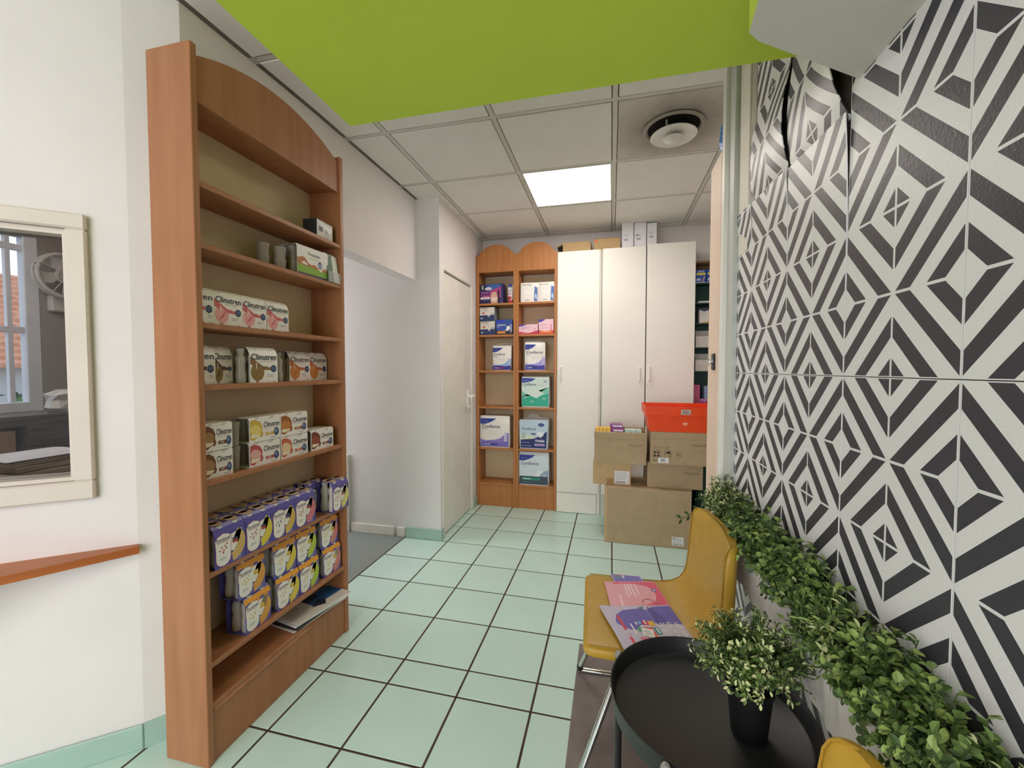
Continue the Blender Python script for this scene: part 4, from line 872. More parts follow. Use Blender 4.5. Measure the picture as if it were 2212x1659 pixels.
# things on top of the cabinets
def carton(name, x0, x1, y0, y1, z0, z1, m, label, group, cat='box'):
    t = empty(name, ((x0 + x1) / 2, y0, z0)); tag(t, label, cat, group); w = x1 - x0
    MB().cbox(-w / 2, w / 2, 0, y1 - y0, 0, z1 - z0, m, .003).build('box_body', t); return t
GT = 'boxes on top of the cabinets'
t = carton('cardboard_box', -.437, -.188, 3.775, 3.93, 2.352, 2.446, M_CARD2, 'flat cardboard box with a lifted flap on the left cabinet', GT)
MB().prism([(-.125, .086), (-.180, .060), (-.176, .056), (-.125, .080)], 'y', .002, .15, M_CARD2).build('flap', t)
MB().box(-.165, -.124, .02, .14, .001, .045, M_DARK).build('inside', t)  # dark block paints the shade under the lifted flap
t = carton('cardboard_box', -.160, .068, 3.775, 3.93, 2.354, 2.462, M_CARD2, 'cardboard box with an orange sticker on the middle cabinet', GT)
p = Print(); p.rect(-.110, -.084, .076, .094, '#EE6A3C'); p.build('sticker', t); MB().box(-.114, .114, .012, .10, .108, .112, M_DARK).build('open_top', t)  # dark slab on the closed body paints the shade of an open top
M_WBOX = mat('white_box', '#E9E7EC', .45)
for i, (a, b, zt, lab) in enumerate(((.080, .179, 2.576, 'tall white box, leftmost of three on the cabinets'), (.184, .284, 2.570, 'white box, middle of three on the cabinets'), (.290, .370, 2.560, 'narrow white box, rightmost of three on the cabinets'))):
    t = carton('white_box', a, b, 3.765, 3.925, 2.363 if i == 2 else 2.353, zt, M_WBOX, lab, GT); p = Print(); w = b - a; x0 = -w / 2
    p.lines(x0 + .012, x0 + .065 * w / .1, .118, 2, .012, '#777780', .0022); p.lines(x0 + .012, x0 + .06 * w / .1, .088, 2, .008, '#9A9AA2', .002)
    if i == 1: p.rect(x0 + .01, x0 + .04, .106, .112, '#333338')
    p.barcode(x0 + .020, x0 + .055, .070, .082, '#55555C'); p.build('printed_front', t)
mb = MB(); mb.prism([(-.02, 0), (.03, 0), (.004, .055), (0, .055)], 'y', 0, .05, M_CARDIN); o = mb.build('cardboard_flap'); o.location = (.340, 3.80, 2.505); tag(o, 'bent brown cardboard scrap behind the narrow white box', 'cardboard')
o.location = (.345, 3.927, 2.4)

# ================================================================== CARDBOARD BOXES, CRATE
GB = 'stacked cardboard boxes in front of the double cabinet'
t = carton('cardboard_box', -.040, .570, 3.150, 3.500, .0005, .420, M_CARD, 'largest cardboard box standing on the tiles under the stack', GB)
p = Print(); p.rect(.175, .255, .020, .084, '#E9E8E6'); p.barcode(.180, .250, .024, .032, '#444448'); p.lines(.182, .248, .075, 6, .008, '#9A9AA0', .002); p.rect(.182, .196, .066, .078, '#8A8A92'); p.build('shipping_label', t)
MB().box(-.306, -.286, -.0004, .0, .005, .405, M_CARD2).build('edge_tape', t)
MB().box(-.30, .30, .10, .15, .4196, .4202, M_TAPE).build('tape', t)
t = carton('cardboard_box', -.130, .152, 3.215, 3.48, .4205, .590, M_CARD2, 'small cardboard box with a white address label, left on the large box', GB)
p = Print(); p.rect(.020, .130, .012, .110, '#E4E0E2'); p.lines(.028, .120, .096, 7, .009, '#A8A4AA', .002); p.barcode(.030, .100, .018, .030, '#55555C'); p.build('address_label', t)
p = Print(); p.rect(-.038, .012, .004, .050, M_TAPE); p.build('tape', t)
def open_box(x0, x1, y0, y1, z0, z1, label):
    t = empty('cardboard_box', ((x0 + x1) / 2, y0, z0)); tag(t, label, 'box', GB); w = (x1 - x0) / 2; d = y1 - y0; h = z1 - z0; th = .005
    MB().box(-w, w, 0, d, 0, th, M_CARD).build('bottom', t)
    MB().box(-w, w, 0, th, th, h, M_CARD).build('front_wall', t); MB().box(-w, w, d - th, d, th, h, M_CARD).build('rear_wall', t)
    for a in (-w, w - th): MB().box(a, a + th, th, d - th, th, h, M_CARD).build('side_wall', t)
    MB().prism([(-th * .2, h - .048), (-.004, h - .048), (-.007, h - .004), (-.0005, h)], 'x', -w - .002, w + .002, M_CARD).build('front_flap', t)
    return t
t = open_box(-.120, .258, 3.180, 3.48, .5905, .830, 'open cardboard box filled with small medicine boxes')
p = Print(); p.text('"ETIQUETTE"', .060, .136, w=.105, c='#7A6347', bold=.01); p.build('printing', t)
MB().prism([(.186, .205), (.19, .205), (.176, .248), (.172, .248)], 'y', .02, .28, M_CARD).build('side_flap', t)
# medicine boxes in it
def med(x0, x1, y0, y1, z0, z1, c, label, group, stripe='#F2EEF0'):
    t = empty('medicine_box', ((x0 + x1) / 2, y0, z0)); tag(t, label, 'medicine box', group); w = x1 - x0; h = z1 - z0
    MB().cbox(-w / 2, w / 2, 0, y1 - y0, 0, h, ink(c, .35), .0015).build('box_body', t)
    p = Print(); p.rect(-w * .28, w * .46, h * .25, h * .72, stripe); p.lines(-w * .2, w * .4, h * .52, 1, .01, '#8A6A9A', h * .08); p.build('printed_front', t); return t
for i in range(4): med(-.112 + i * .028, -.0855 + i * .028, 3.19, 3.28, .780, .858, '#EDB93A', 'yellow medicine box, %s of four standing in the open box' % ('first', 'second', 'third', 'last')[i], 'yellow boxes in the open carton', '#F3D47A')
GM = 'medicine boxes in the open carton'
med(.003, .098, 3.188, 3.30, .800, .828, '#7C2A7A', 'purple medicine box, lowest of three in the open carton', GM)
med(.000, .094, 3.192, 3.30, .8285, .856, '#84307F', 'purple medicine box, middle of three in the open carton', GM)
med(-.006, .088, 3.230, 3.33, .8565, .884, '#8C3E8A', 'purple medicine box, topmost of three in the open carton', GM)
for i in range(3): med(.104 + i * .041, .1435 + i * .041, 3.205, 3.31, .780, .846, '#BFD9CC', 'pale teal medicine box, %s of three in the open carton' % ('left', 'middle', 'right')[i], 'teal boxes in the open carton', '#E6F0EA')
MB_ = None
t = carton('cardboard_box', .270, .656, 3.215, 3.50, .4205, .612, M_CARD, 'cardboard box low on the right under the orange crate', GB)
p = Print(); p.text('"ETIQUETTE"', .065, .112, w=.105, c='#6A5A3E', bold=.01); p.build('printing', t)
t = open_box(.285, .672, 3.140, 3.47, .6125, .852, 'cardboard box with handling symbols directly under the orange crate')
p = Print(); p.text('"ETIQUETTE"', .080, .140, w=.105, c='#6A5A3E', bold=.01); p.text('391 x 374 x 230', -.175, .118, w=.110, c='#6A5A3E'); p.text('80GL', -.178, .022, w=.05, c='#5A4A34')
for sx in (-.165, -.142):
    for sz in (.066, .088): p.ell(sx, sz, .010, .006, '#2A241C', 10); p.poly([(sx - .004, sz - .010), (sx + .004, sz - .010), (sx, sz)], '#2A241C')
p.rect(-.176, -.130, .052, .055, '#2A241C')
for a, b, c, d in ((-.178, -.176, .05, .104), (-.130, -.128, .05, .104), (-.178, -.128, .102, .104), (-.100, -.098, .05, .104), (-.055, -.053, .05, .104), (-.100, -.053, .102, .104)): p.rect(a, b, c, d, '#5A4A34')
p.poly([(-.094, .080), (-.080, .096), (-.060, .098), (-.058, .082)], '#2A241C'); p.rect(-.063, -.060, .054, .084, '#2A241C')
p.arc(.002, .075, .022, .019, 0, 360, '#8A7454', 18); p.text('RESY', -.012, .070, w=.028, c='#5A4A34', bold=.02)
p.rect(-.142, -.070, .012, .050, '#E6E6EA'); p.barcode(-.125, -.092, .020, .044, '#333338'); p.build('printing', t)
# crate
t = empty('plastic_crate', (.545, 3.135, .8525)); tag(t, 'bright orange plastic crate on top of the right hand boxes', 'crate')
def frus(x0, y0, z0, x1, y1, z1, yo, D, th):
    pass
w0, w1, D, h = .272, .300, .36, .182
mb = MB()
def ringpts(hw, f, D2, z): return [(-hw, f, z), (hw, f, z), (hw, D2, z), (-hw, D2, z)]
A = ringpts(w0, 0, D, 0); B = ringpts(w0 + .012, -.006, D + .006, h * .62); Cc = ringpts(w1, -.012, D + .012, h * .64); Dd = ringpts(w1 + .004, -.014, D + .014, h)
Ei = ringpts(w1 - .002, -.008, D + .008, h); Fi = ringpts(w0 - .004, .006, D - .006, .008)
rings = [A, B, Cc, Dd, Ei, Fi]; vs = [p_ for r_ in rings for p_ in r_]
fs = [(i * 4 + k, i * 4 + (k + 1) % 4, (i + 1) * 4 + (k + 1) % 4, (i + 1) * 4 + k) for i in range(5) for k in range(4)] + [(0, 1, 2, 3), (20, 21, 22, 23)]
mb.add(vs, fs, M_CRATE); mb.build('crate_body', t)
for x in (-.24, -.14, -.06, .02, .10, .18, .25): MB().box(x - .002, x + .002, -.008 + .34, .36, .12, .176, M_CRATE).build('inner_rib', t)
for x in (-.25, -.13, .06, .20): MB().box(x - .003, x + .003, -.016, -.006, h * .40, h * .64, M_CRATE).build('outer_rib', t)
p = Print(.0002); p.rect(-.060, .005, h * .70, h * .90, '#C9B9B0'); p.lines(-.050, .0, h * .83, 2, .010, '#5A4A48', .004); p.barcode(-.05, .0, h * .72, h * .76, '#5A4A48'); o = p.build('label', t); o.location = (0, -.0142, 0)
p = Print(.0002); p.ell(-.030, h * .36, .019, .019, '#F08A66'); p.text('AC', -.042, h * .32, w=.024, c='#F6D6C8', bold=.03); o = p.build('round_sticker', t); o.location = (0, -.0035, 0)

# ================================================================== DARK GREEN SHELVING IN THE FAR CORNER
sv = empty('shelving', (0, 0, 0)); tag(sv, 'dark green open shelving in the far right corner', 'shelving')
MB().cbox(.683, .690, 3.80, 3.95, 0, 2.22, M_CARDIN, .001).build('upright', sv); MB().cbox(1.07, 1.095, 3.80, 3.95, 0, 2.22, M_SHELFG, .001).build('upright', sv)
MB().box(.690, 1.07, 3.94, 3.95, 0, 2.12, M_SHELFG).build('back_panel', sv); MB().cbox(.690, 1.07, 3.80, 3.95, 2.205, 2.22, M_CARDIN, .001).build('top_board', sv)
MB().box(.690, 1.07, 3.94, 3.951, 2.12, 2.205, M_CARDIN).build('back_strip', sv)
for z in (2.037, 1.868, 1.695, 1.490, 1.288, .990, .5, .1): MB().cbox(.690, 1.07, 3.802, 3.94, z - .010, z, M_SHELFG, .001).build('shelf', sv)
GS = 'stock on the dark green shelving'
for i, x in enumerate((.735, .823)):
    t = carton('bandage_box', x - .042, x + .042, 3.812, 3.90, 2.0375, 2.150, ink('#2456B4', .35), ('blue plaster box with a yellow band nearest the cabinet', 'blue plaster box with a yellow band half hidden by the door')[i], GS); p = Print()
    p.rect(-.036, .036, .066, .086, '#E9D95A'); p.poly([(-.008, .068), (.008, .068), (0, .058)], '#E9D95A'); p.text('URGO', -.026, .092, w=.052, c='#DCE6F6', bold=.03); p.rect(-.036, -.002, .018, .040, '#C7D3EC'); p.poly([(.006, .012), (.018, .010), (.034, .052), (.024, .060)], '#D9A890'); p.rect(-.04, .04, 0, .008, '#DDE3EE'); p.build('printed_front', t)
t = empty('leaflet_pad', (.76, 3.812, 1.8685)); tag(t, 'thin white pad lying on the dark green shelf', 'pad', GS); MB().prism([(-.050, 0), (.050, 0), (.050, .016), (-.038, .016)], 'y', 0, .09, ink('#E6E8E8')).build('pad_body', t)
for i, x in enumerate((.764, .842)):
    t = carton('dressing_box', x - .037, x + .037, 3.812, 3.90, 1.6955, 1.818, ink('#ECEBE6', .35), ('white dressing box with navy corner and yellow foot', 'white dressing box hidden behind the door edge')[i], GS); p = Print()
    p.poly([(-.036, .120), (.036, .120), (.036, .108), (.0, .100), (-.036, .112)], '#2A2F6A'); p.poly([(-.036, .002), (.036, .002), (.036, .016), (-.01, .008)], '#E2C23A'); p.lines(-.026, .02, .092, 3, .012, '#A6A6B0', .003); p.build('printed_front', t)
M_BIN = mat('white_bin', '#D9D6CC', .4, alpha=1)
for i, z in enumerate((1.490, 1.288)):
    t = empty('storage_bin', (.80, 3.806, z + .0005)); tag(t, ('white open-front storage bin, upper one', 'white open-front storage bin, lower one')[i] + ' on the green shelving', 'storage bin', 'white storage bins')
    for a in (-.10, .096): MB().prism([(0, 0), (.12, 0), (.12, .15), (.03, .15), (.012, .115), (0, .095)], 'x', a, a + .004, M_BIN).build('side_wall', t)
    MB().box(-.096, .096, 0, .12, 0, .004, M_BIN).build('bottom', t); MB().box(-.096, .096, 0, .004, .004, .095, M_BIN).build('front_wall', t); MB().box(-.096, .096, .116, .12, .004, .15, M_BIN).build('rear_wall', t)
    p = Print(); p.rect(-.07, .07, .062, .086, '#ECEAE4'); p.lines(-.06, .05, .072, 1, .01, '#8A8A8A', .004); p.build('label', t)
    mb = MB(); random.seed(5 + i)
    for k in range(7):
        x = -.08 + .026 * k; mb.lathe([(.004, .004), (.014, .02), (.015, .04), (.006, .055 + random.uniform(0, .012))], x, .04 + random.uniform(-.01, .02), ink('#CFC8B8'), 8)
    o = mb.build('sachets', t, True); o['kind'] = 'stuff'
t = None
for k in range(6): med(.692, .742, 3.812, 3.90, .9905 + k * .030, 1.020 + k * .030, '#D06A8E', 'pink medicine box, number %s from the bottom of the pink pile on the shelving' % ('one', 'two', 'three', 'four', 'five', 'six')[k], 'pink pile on the green shelving', '#C0587E')
for k in range(5): med(.776, .840, 3.812, 3.90, 1.0505 + k * .022, 1.072 + k * .022, '#9FB4DC', 'pale blue medicine box, number %s from the bottom of the blue pile' % ('one', 'two', 'three', 'four', 'five')[k], 'blue pile on the green shelving', '#6F8FCB')
for k in range(3): med(.746 + k * .032, .776 + k * .032, 3.812, 3.90, .9905, 1.050, '#E3A6CE', 'pink and white striped medicine box, %s under the blue pile' % ('left', 'middle', 'right')[k], 'striped boxes under the blue pile', '#C23F96')
mb = MB(); mb.cbox(.700, 1.0, 3.60, 3.78, .0005, .62, M_SHELFG, .004); tag(mb.build('green_bin'), 'dark green bin standing in the far corner behind the boxes', 'bin')

# ================================================================== MUSTARD CHAIRS
def chair(dy, label):
    c = empty('chair', (0, dy, 0)); tag(c, label, 'chair', 'mustard leather chairs')
    # the chair stands very slightly turned about its own centre
    an = R(2.5); c.rotation_euler = (0, 0, an); cc = Vector((.13, 1.497, 0)); c.location = Vector((0, dy, 0)) + cc - Matrix.Rotation(an, 3, 'Z') @ cc
    # centre line of the shell: (x, z), half width, thickness
    prof = [(-.088, .434, .205, .020), (-.085, .434, .222, .036), (-.070, .434, .2365, .043), (-.02, .432, .238, .046), (.06, .430, .238, .047), (.15, .428, .238, .047), (.210, .430, .237, .047), (.260, .440, .235, .047), (.298, .461, .231, .046), (.324, .490, .227, .046), (.341, .530, .224, .045), (.354, .580, .221, .044), (.366, .640, .218, .043), (.377, .700, .214, .041), (.383, .738, .211, .039), (.386, .757, .206, .036), (.3875, .768, .196, .030), (.388, .774, .176, .018)]
    N = 20; rings = []
    for i, (x, z, hw, th) in enumerate(prof):
        a, b = prof[max(0, i - 1)], prof[min(len(prof) - 1, i + 1)]
        tx, tz = b[0] - a[0], b[1] - a[1]; l = math.hypot(tx, tz); nx, nz = -tz / l, tx / l
        ring = []
        for k in range(N):
            t_ = 2 * PI * k / N; ct, st = math.cos(t_), math.sin(t_)
            # squircle cross-section, flat faces and rounded rims
            e1, e2 = .16, .62
            yy = hw * math.copysign(abs(ct) ** e1, ct); hh = th / 2 * math.copysign(abs(st) ** e2, st)
            bk = min(1, max(0, (z - .43) / .30)); ring.append((x + nx * hh - .055 * bk * (yy / .22) ** 2, 1.497 + yy, z + nz * hh))
        rings.append(ring)
    mb = MB(); vs = [p_ for r_ in rings for p_ in r_]; n = len(rings)
    mb.add(vs, [(i * N + k, i * N + (k + 1) % N, (i + 1) * N + (k + 1) % N, (i + 1) * N + k) for i in range(n - 1) for k in range(N)] + [list(range(N)), [(n - 1) * N + k for k in range(N)]], M_LEATHER)
    sh = mb.build('seat_shell', c); me = sh.data
    me.polygons.foreach_set('use_smooth', [True] * len(me.polygons))
    ss = sh.modifiers.new('smooth', 'SUBSURF'); ss.levels = 1; ss.render_levels = 2
    # stitched piping along both rims
    for sgn in (-1, 1):
        pts = []
        for i, (x, z, hw, th) in enumerate(prof[2:], 2):
            a, b = prof[i - 1], prof[min(len(prof) - 1, i + 1)]; tx, tz = b[0] - a[0], b[1] - a[1]; l = math.hypot(tx, tz)
            bk = min(1, max(0, (z - .43) / .30)); pts.append((x - tz / l * th * .44 - .055 * bk * (hw * .955 / .22) ** 2, 1.497 + sgn * hw * .955, z + tx / l * th * .44))
        MB().tube(pts, .0022, M_PIPE, 6).build('piping', c, True)
    for sgn in (-1, 1):
        y0 = 1.497 + sgn * .19; yf = 1.497 + sgn * .262
        MB().tube([(.045, y0, .405), (.02, y0 + sgn * .008, .36), (-.10, yf - sgn * .006, .045), (-.108, yf, .022), (-.104, yf, .012)], .0105, M_CHROME, 12).build('leg', c, True)
        MB().tube([(-.104, yf, .012), (-.09, yf, .0115), (.30, yf, .0115), (.33, yf, .012)], .0105, M_CHROME, 12).build('runner', c, True)
        MB().tube([(.33, yf, .012), (.338, yf, .022), (.30, yf - sgn * .02, .20), (.262, y0 + sgn * .01, .38), (.24, y0, .405)], .0105, M_CHROME, 12).build('leg', c, True)
        MB().tube([(-.106, yf, .016), (-.108, yf, .030)], .0135, M_BLACKP, 12).build('foot_sleeve', c, True)
        MB().tube([(.03, y0, .400), (.26, y0, .402)], .009, M_CHROME, 10).build('seat_rail', c, True)
    return c
chair(0, 'mustard yellow leather chair with leaflets on its seat')
chair(-1.022, 'mustard yellow leather chair cut off at the bottom right of the photo')

# leaflets on the seat
ZS = .4570
def sheet(name, quad, z, curve, base_m, art_fn, label, zt=.0012):
    # quad: bl, br, tr, tl in seat plane; art in unit square
    t = empty(name, (0, 0, 0)); tag(t, label, 'leaflet', 'leaflets on the chair seat')
    q = [Vector(v) for v in quad]
    def P_(u, v): return (q[0] * (1 - u) + q[1] * u) * (1 - v) + (q[3] * (1 - u) + q[2] * u) * v
    N = 8; vs = []; f = []
    for i in range(N + 1):
        for j in range(N + 1):
            p_ = P_(i / N, j / N); vs.append((p_.x, p_.y, z + curve(i / N, j / N)))
    M0 = len(vs); vs += [(x, y, zz + zt) for x, y, zz in vs]; ix = lambda i, j: i * (N + 1) + j
    for i in range(N):
        for j in range(N):
            k = (ix(i, j), ix(i + 1, j), ix(i + 1, j + 1), ix(i, j + 1)); f.append(k[::-1]); f.append(tuple(M0 + a for a in k))
    for i in range(N):
        for j in (0, N): f.append((ix(i, j), ix(i + 1, j), M0 + ix(i + 1, j), M0 + ix(i, j)))
    for j in range(N):
        for i in (0, N): f.append((ix(i, j), ix(i, j + 1), M0 + ix(i, j + 1), M0 + ix(i, j)))
    mb = MB(); mb.add(vs, f, base_m); mb.build('sheet', t, True)
    pr = Print(.0003); art_fn(pr); me = pr.mesh('print')
    for v in me.vertices:
        u, w_ = v.co.x, v.co.z; p_ = P_(u, w_); v.co = Vector((p_.x, p_.y, z + curve(max(0, min(1, u)), max(0, min(1, w_))) + zt - v.co.y))
    link('print', me, t)
    return t
flat = lambda u, v: 0
def a_small(p):
    p.rect(.05, .95, .05, .95, '#7A70BE'); p.rect(.12, .30, .55, .85, '#5E8C86'); p.rect(.36, .42, .5, .9, '#E8E6F2'); p.rect(.10, .5, .92, 1.0, '#E25A78')
sheet('leaflet', ((.018, 1.660, 0), (.136, 1.690, 0), (.120, 1.729, 0), (.005, 1.722, 0)), ZS, flat, ink('#A9A0D2', .25), a_small, 'small lilac leaflet farthest back on the chair seat')
def a_pink(p):
    # unit square: u along the far edge, v towards the camera end is 0
    p.rect(.16, .99, .03, .97, '#DE5E7C'); p.rect(.16, .28, .0, .97, '#E0405F'); p.rect(.0, .14, .1, .9, '#E8A0AE')
    p.poly([(.20, .12), (.235, .12), (.235, .5), (.20, .5)], '#F3C9D2')
    for i, u in enumerate((.36, .42, .48, .56)): p.rect(u, u + .025, .42 + .06 * (i % 2), .90, '#F6D9E0')
    p.rect(.70, .73, .45, .80, '#F0B4C4'); p.rect(.76, .78, .55, .78, '#F0B4C4'); p.ell(.88, .62, .045, .06, '#7A6CC0'); p.ell(.885, .62, .02, .03, '#D8D4EE')
    p.arc(.66, .22, .10, .085, 0, 200, '#B84A66', 10); p.ell(.80, .18, .06, .05, '#D26A84')
sheet('leaflet', ((.010, 1.440, 0), (.214, 1.528, 0), (.173, 1.697, 0), (-.020, 1.650, 0)), ZS + .0018, lambda u, v: .003 * math.sin(PI * v) * (1 - u), ink('#E7A6B4', .22), a_pink, 'pink leaflet in a clear sleeve in the middle of the chair seat')
def a_purple(p):
    # v=1 is the edge next to the pink leaflet, u=1 the edge by the chair back
    p.poly([(.10, .0), (1.0, .0), (1.0, .98), (.72, .97), (.70, .88), (.5, .93), (.30, .90), (.17, .78), (.11, .60)], '#6A62B6')
    p.rect(.66, .99, .0, .96, '#554E9E'); p.rect(.635, .645, .02, .9, '#8F88CC')
    for s_, u in (('DES PRODUITS EFFICACES', .925), ('ET DE QUALITÉ POUR', .825), ('LES MAUX DU QUOTIDIEN', .725)):
        vs, fs, tw = text_shape(s_, 0, .02); p.k += 1; y = -.0003 - p.k * .00005; L = .93 if 'POUR' not in s_ else .76
        p.mb.add([(u - .035 + b_ * .085, y, (.95 if 'POUR' not in s_ else .86) - a_ / tw * L) for a_, b_ in vs], fs, ink('#F2F0FA'))
    for (a, b, c, d, col) in ((.46, .54, .52, .66, '#D0305A'), (.54, .62, .50, .62, '#E2B03C'), (.56, .63, .30, .46, '#2C8C92'), (.36, .44, .54, .66, '#7FA8DC'), (.44, .55, .26, .46, '#DC4A34'), (.50, .62, .10, .26, '#E87A2E'), (.30, .44, .12, .24, '#E07A98'), (.34, .44, .36, .46, '#4E9A7A'), (.32, .40, .50, .62, '#5A62B8')): p.rect(a, b, c, d, col)
    for (a, b, c, d) in ((.49, .51, .54, .64), (.59, .61, .32, .44), (.38, .56, .475, .49), (.28, .30, .30, .56), (.36, .38, .52, .60)): p.rect(a, b, c, d, '#F2EEF4')
    p.poly([(.40, .46), (.54, .40), (.50, .22), (.36, .28)], '#F0ECEA'); p.lines(.40, .50, .38, 4, .03, '#9A94A0', .006)
    p.rect(.16, .20, .10, .76, '#E0405F'); p.poly([(.52, .94), (.62, .98), (.60, .90)], '#5E8C86')
def cv(u, v): return .002 + .006 * max(0, 1 - u * 4) * v + .002 * math.sin(6 * v)
sheet('leaflet', ((.045, 1.250, 0), (.272, 1.300, 0), (.206, 1.530, 0), (-.035, 1.462, 0)), ZS + .0036, cv, ink('#C9C0DA', .2), a_purple, 'purple leaflet in a crinkled clear bag nearest the tray table')

# ================================================================== BLACK TRAY TABLE AND POT PLANT
TX, TY = .224, 1.022; RT = .214
t = empty('tray_table', (TX, TY, 0)); tag(t, 'round black metal tray table in front of the mustard chair', 'table')
mb = MB(); mb.lathe([(0, .485), (RT - .006, .485), (RT, .489), (RT + .004, .532), (RT + .0055, .535), (RT + .003, .536), (RT - .001, .532), (RT - .006, .493), (RT - .012, .4885), (0, .4885)], 0, 0, M_BLACKM, 72, cap=False); mb.build('tray', t, True)
M_KNOB = mat('grey_knob', '#8E8A86', .3)
for k in range(4):
    a = R(60 + 90 * k); x, y = (RT + .013) * math.cos(a), (RT + .013) * math.sin(a)
    MB().tube([(x, y, .006), (x, y, .517)], .0095, M_BLACKM, 12).build('leg', t, True)
    mb = MB(); mb.lathe([(.0, .512), (.008, .514), (.011, .521), (.010, .529), (.006, .534), (0, .535)], x, y, M_KNOB, 14, cap=False); mb.build('knob', t, True)
    x2, y2 = (RT + .013) * math.cos(a + PI / 2), (RT + .013) * math.sin(a + PI / 2)
    MB().tube([(x, y, .475), (x2, y2, .475)], .006, M_BLACKM, 8).build('top_rail', t, True)
    if k < 2: MB().tube([(x, y, .07), (-x, -y, .07)], .006, M_BLACKM, 8).build('cross_bar', t, True)

def leaf(mb, p, d, n, L, Wd, m):
    d = d.normalized(); s_ = d.cross(n)
    if s_.length < 1e-4: return
    s_.normalize(); nn_ = s_.cross(d)
    a = p; b = p + d * L * .45 + s_ * Wd / 2 + nn_ * Wd * .18; c = p + d * L - nn_ * L * .10; e = p + d * L * .45 - s_ * Wd / 2 + nn_ * Wd * .18; mid = p + d * L * .5
    b2 = p + d * L * .78 + s_ * Wd * .36 + nn_ * Wd * .08; e2 = p + d * L * .78 - s_ * Wd * .36 + nn_ * Wd * .08
    mb.add([a, b, b2, c, e2, e, mid], [(0, 1, 6), (1, 2, 6), (2, 3, 6), (3, 4, 6), (4, 5, 6), (5, 0, 6)], m)
def foliage(base, rad, n, kind, seed, flatx=1.0, up=.2, span=None, cone=None, lim=None, ls=1.0):
    """sprigs radiating from base, ending on an ellipsoid of radii rad"""
    rnd = random.Random(seed); fm = MB(); sm = MB()
    for i in range(n):
        th = rnd.uniform(0, 2 * PI); cz = rnd.uniform(-.25 if cone is None else cone, 1.0); cr_ = math.sqrt(max(0, 1 - cz * cz))
        dirv = Vector((cr_ * math.cos(th), cr_ * math.sin(th), cz))
        off = Vector((0, rnd.uniform(-.5, .5) * (span or 0), 0))
        tip = Vector(base) + off + Vector((dirv.x * rad[0], dirv.y * rad[1], dirv.z * rad[2] + up * rad[2] * .5)) * rnd.uniform(.62, 1.16)
        b0 = Vector(base) + off * .8 + Vector((rnd.uniform(-.01, .01), rnd.uniform(-.015, .015), -rad[2] * .15))
        if lim is not None: tip.x = min(tip.x, lim - .004)
        midp = (b0 + tip) / 2 + Vector((0, 0, rad[2] * .22)); pts = []
        for k in range(6):
            u = k / 5; pts.append((1 - u) ** 2 * b0 + 2 * u * (1 - u) * midp + u * u * tip)
        sm.tube(pts, .0011, M_STEM, 4, cap=False)
        nl = {'small': 11, 'round': 7, 'long': 9}[kind]
        for k in range(nl):
            u = .30 + .70 * (k + rnd.uniform(-.3, .3)) / (nl - 1); u = min(1, max(.2, u)); f = u * 5; q = min(4, int(f)); pp = pts[q].lerp(pts[q + 1], f - q)
            tg = (pts[q + 1] - pts[q]).normalized()
            for sgn in (0, 1):
                an = rnd.uniform(0, 2 * PI); sd = tg.orthogonal().normalized(); sd = Matrix.Rotation(an + sgn * PI, 3, tg) @ sd
                d = (tg * rnd.uniform(.3, .9) + sd).normalized(); nrm = (tg + sd * -.3 + Vector((0, 0, .5))).normalized()
                r_ = rnd.random(); outer = u > .80
                if kind == 'small': L, Wd = rnd.uniform(.014, .024), rnd.uniform(.006, .010)
                elif kind == 'long': L, Wd = rnd.uniform(.022, .036), rnd.uniform(.006, .010)
                else: L, Wd = rnd.uniform(.022, .034), rnd.uniform(.017, .026)
                if kind == 'small': m = M_LEAFT if (outer and r_ < .45) else (M_LEAFL if r_ < .35 else M_LEAFM if r_ < .75 else M_LEAFD)
                elif kind == 'long': m = M_LEAFT if (outer and r_ < .18) else (M_LEAFL if r_ < .3 else M_LEAFM if r_ < .75 else M_LEAFD)
                else: m = M_LEAFL if (r_ < .35 and u > .6) else (M_LEAFM if r_ < .75 else M_LEAFD)
                if lim is not None and (pp + d * L * ls).x > lim: d.x = -abs(d.x)
                leaf(fm, pp, d, nrm, L * ls, Wd * ls, m)
    return fm, sm
def plant(name, loc, rad, n, kind, seed, label, cat, group=None, **kw):
    t = empty(name, loc); tag(t, label, cat, group)
    if kw.get('lim') is not None: kw['lim'] -= loc[0]
    fm, sm = foliage((0, 0, 0), rad, n, kind, seed, **kw)
    def raw(mb, nm):
        me = bpy.data.meshes.new(nm); me.from_pydata(mb.v, [], mb.f)
        for m in mb.mats: me.materials.append(m)
        me.polygons.foreach_set('material_index', mb.m); me.update(); o = link(nm, me, t); o['kind'] = 'stuff'; return o
    raw(fm, 'leaves'); raw(sm, 'stems')
    return t
pp = plant('potted_plant', (.306, .992, .640), (.108, .108, .088), 260, 'small', 21, 'small artificial boxwood with pale tips in a black pot on the tray table', 'potted plant', up=.5, ls=.68)
mb = MB(); mb.lathe([(.034, -.151), (.036, -.149), (.046, -.045), (.049, -.044), (.049, -.034), (.044, -.034), (.042, -.045), (.0, -.045)], 0, 0, M_POT, 28); mb.build('pot', pp, True)

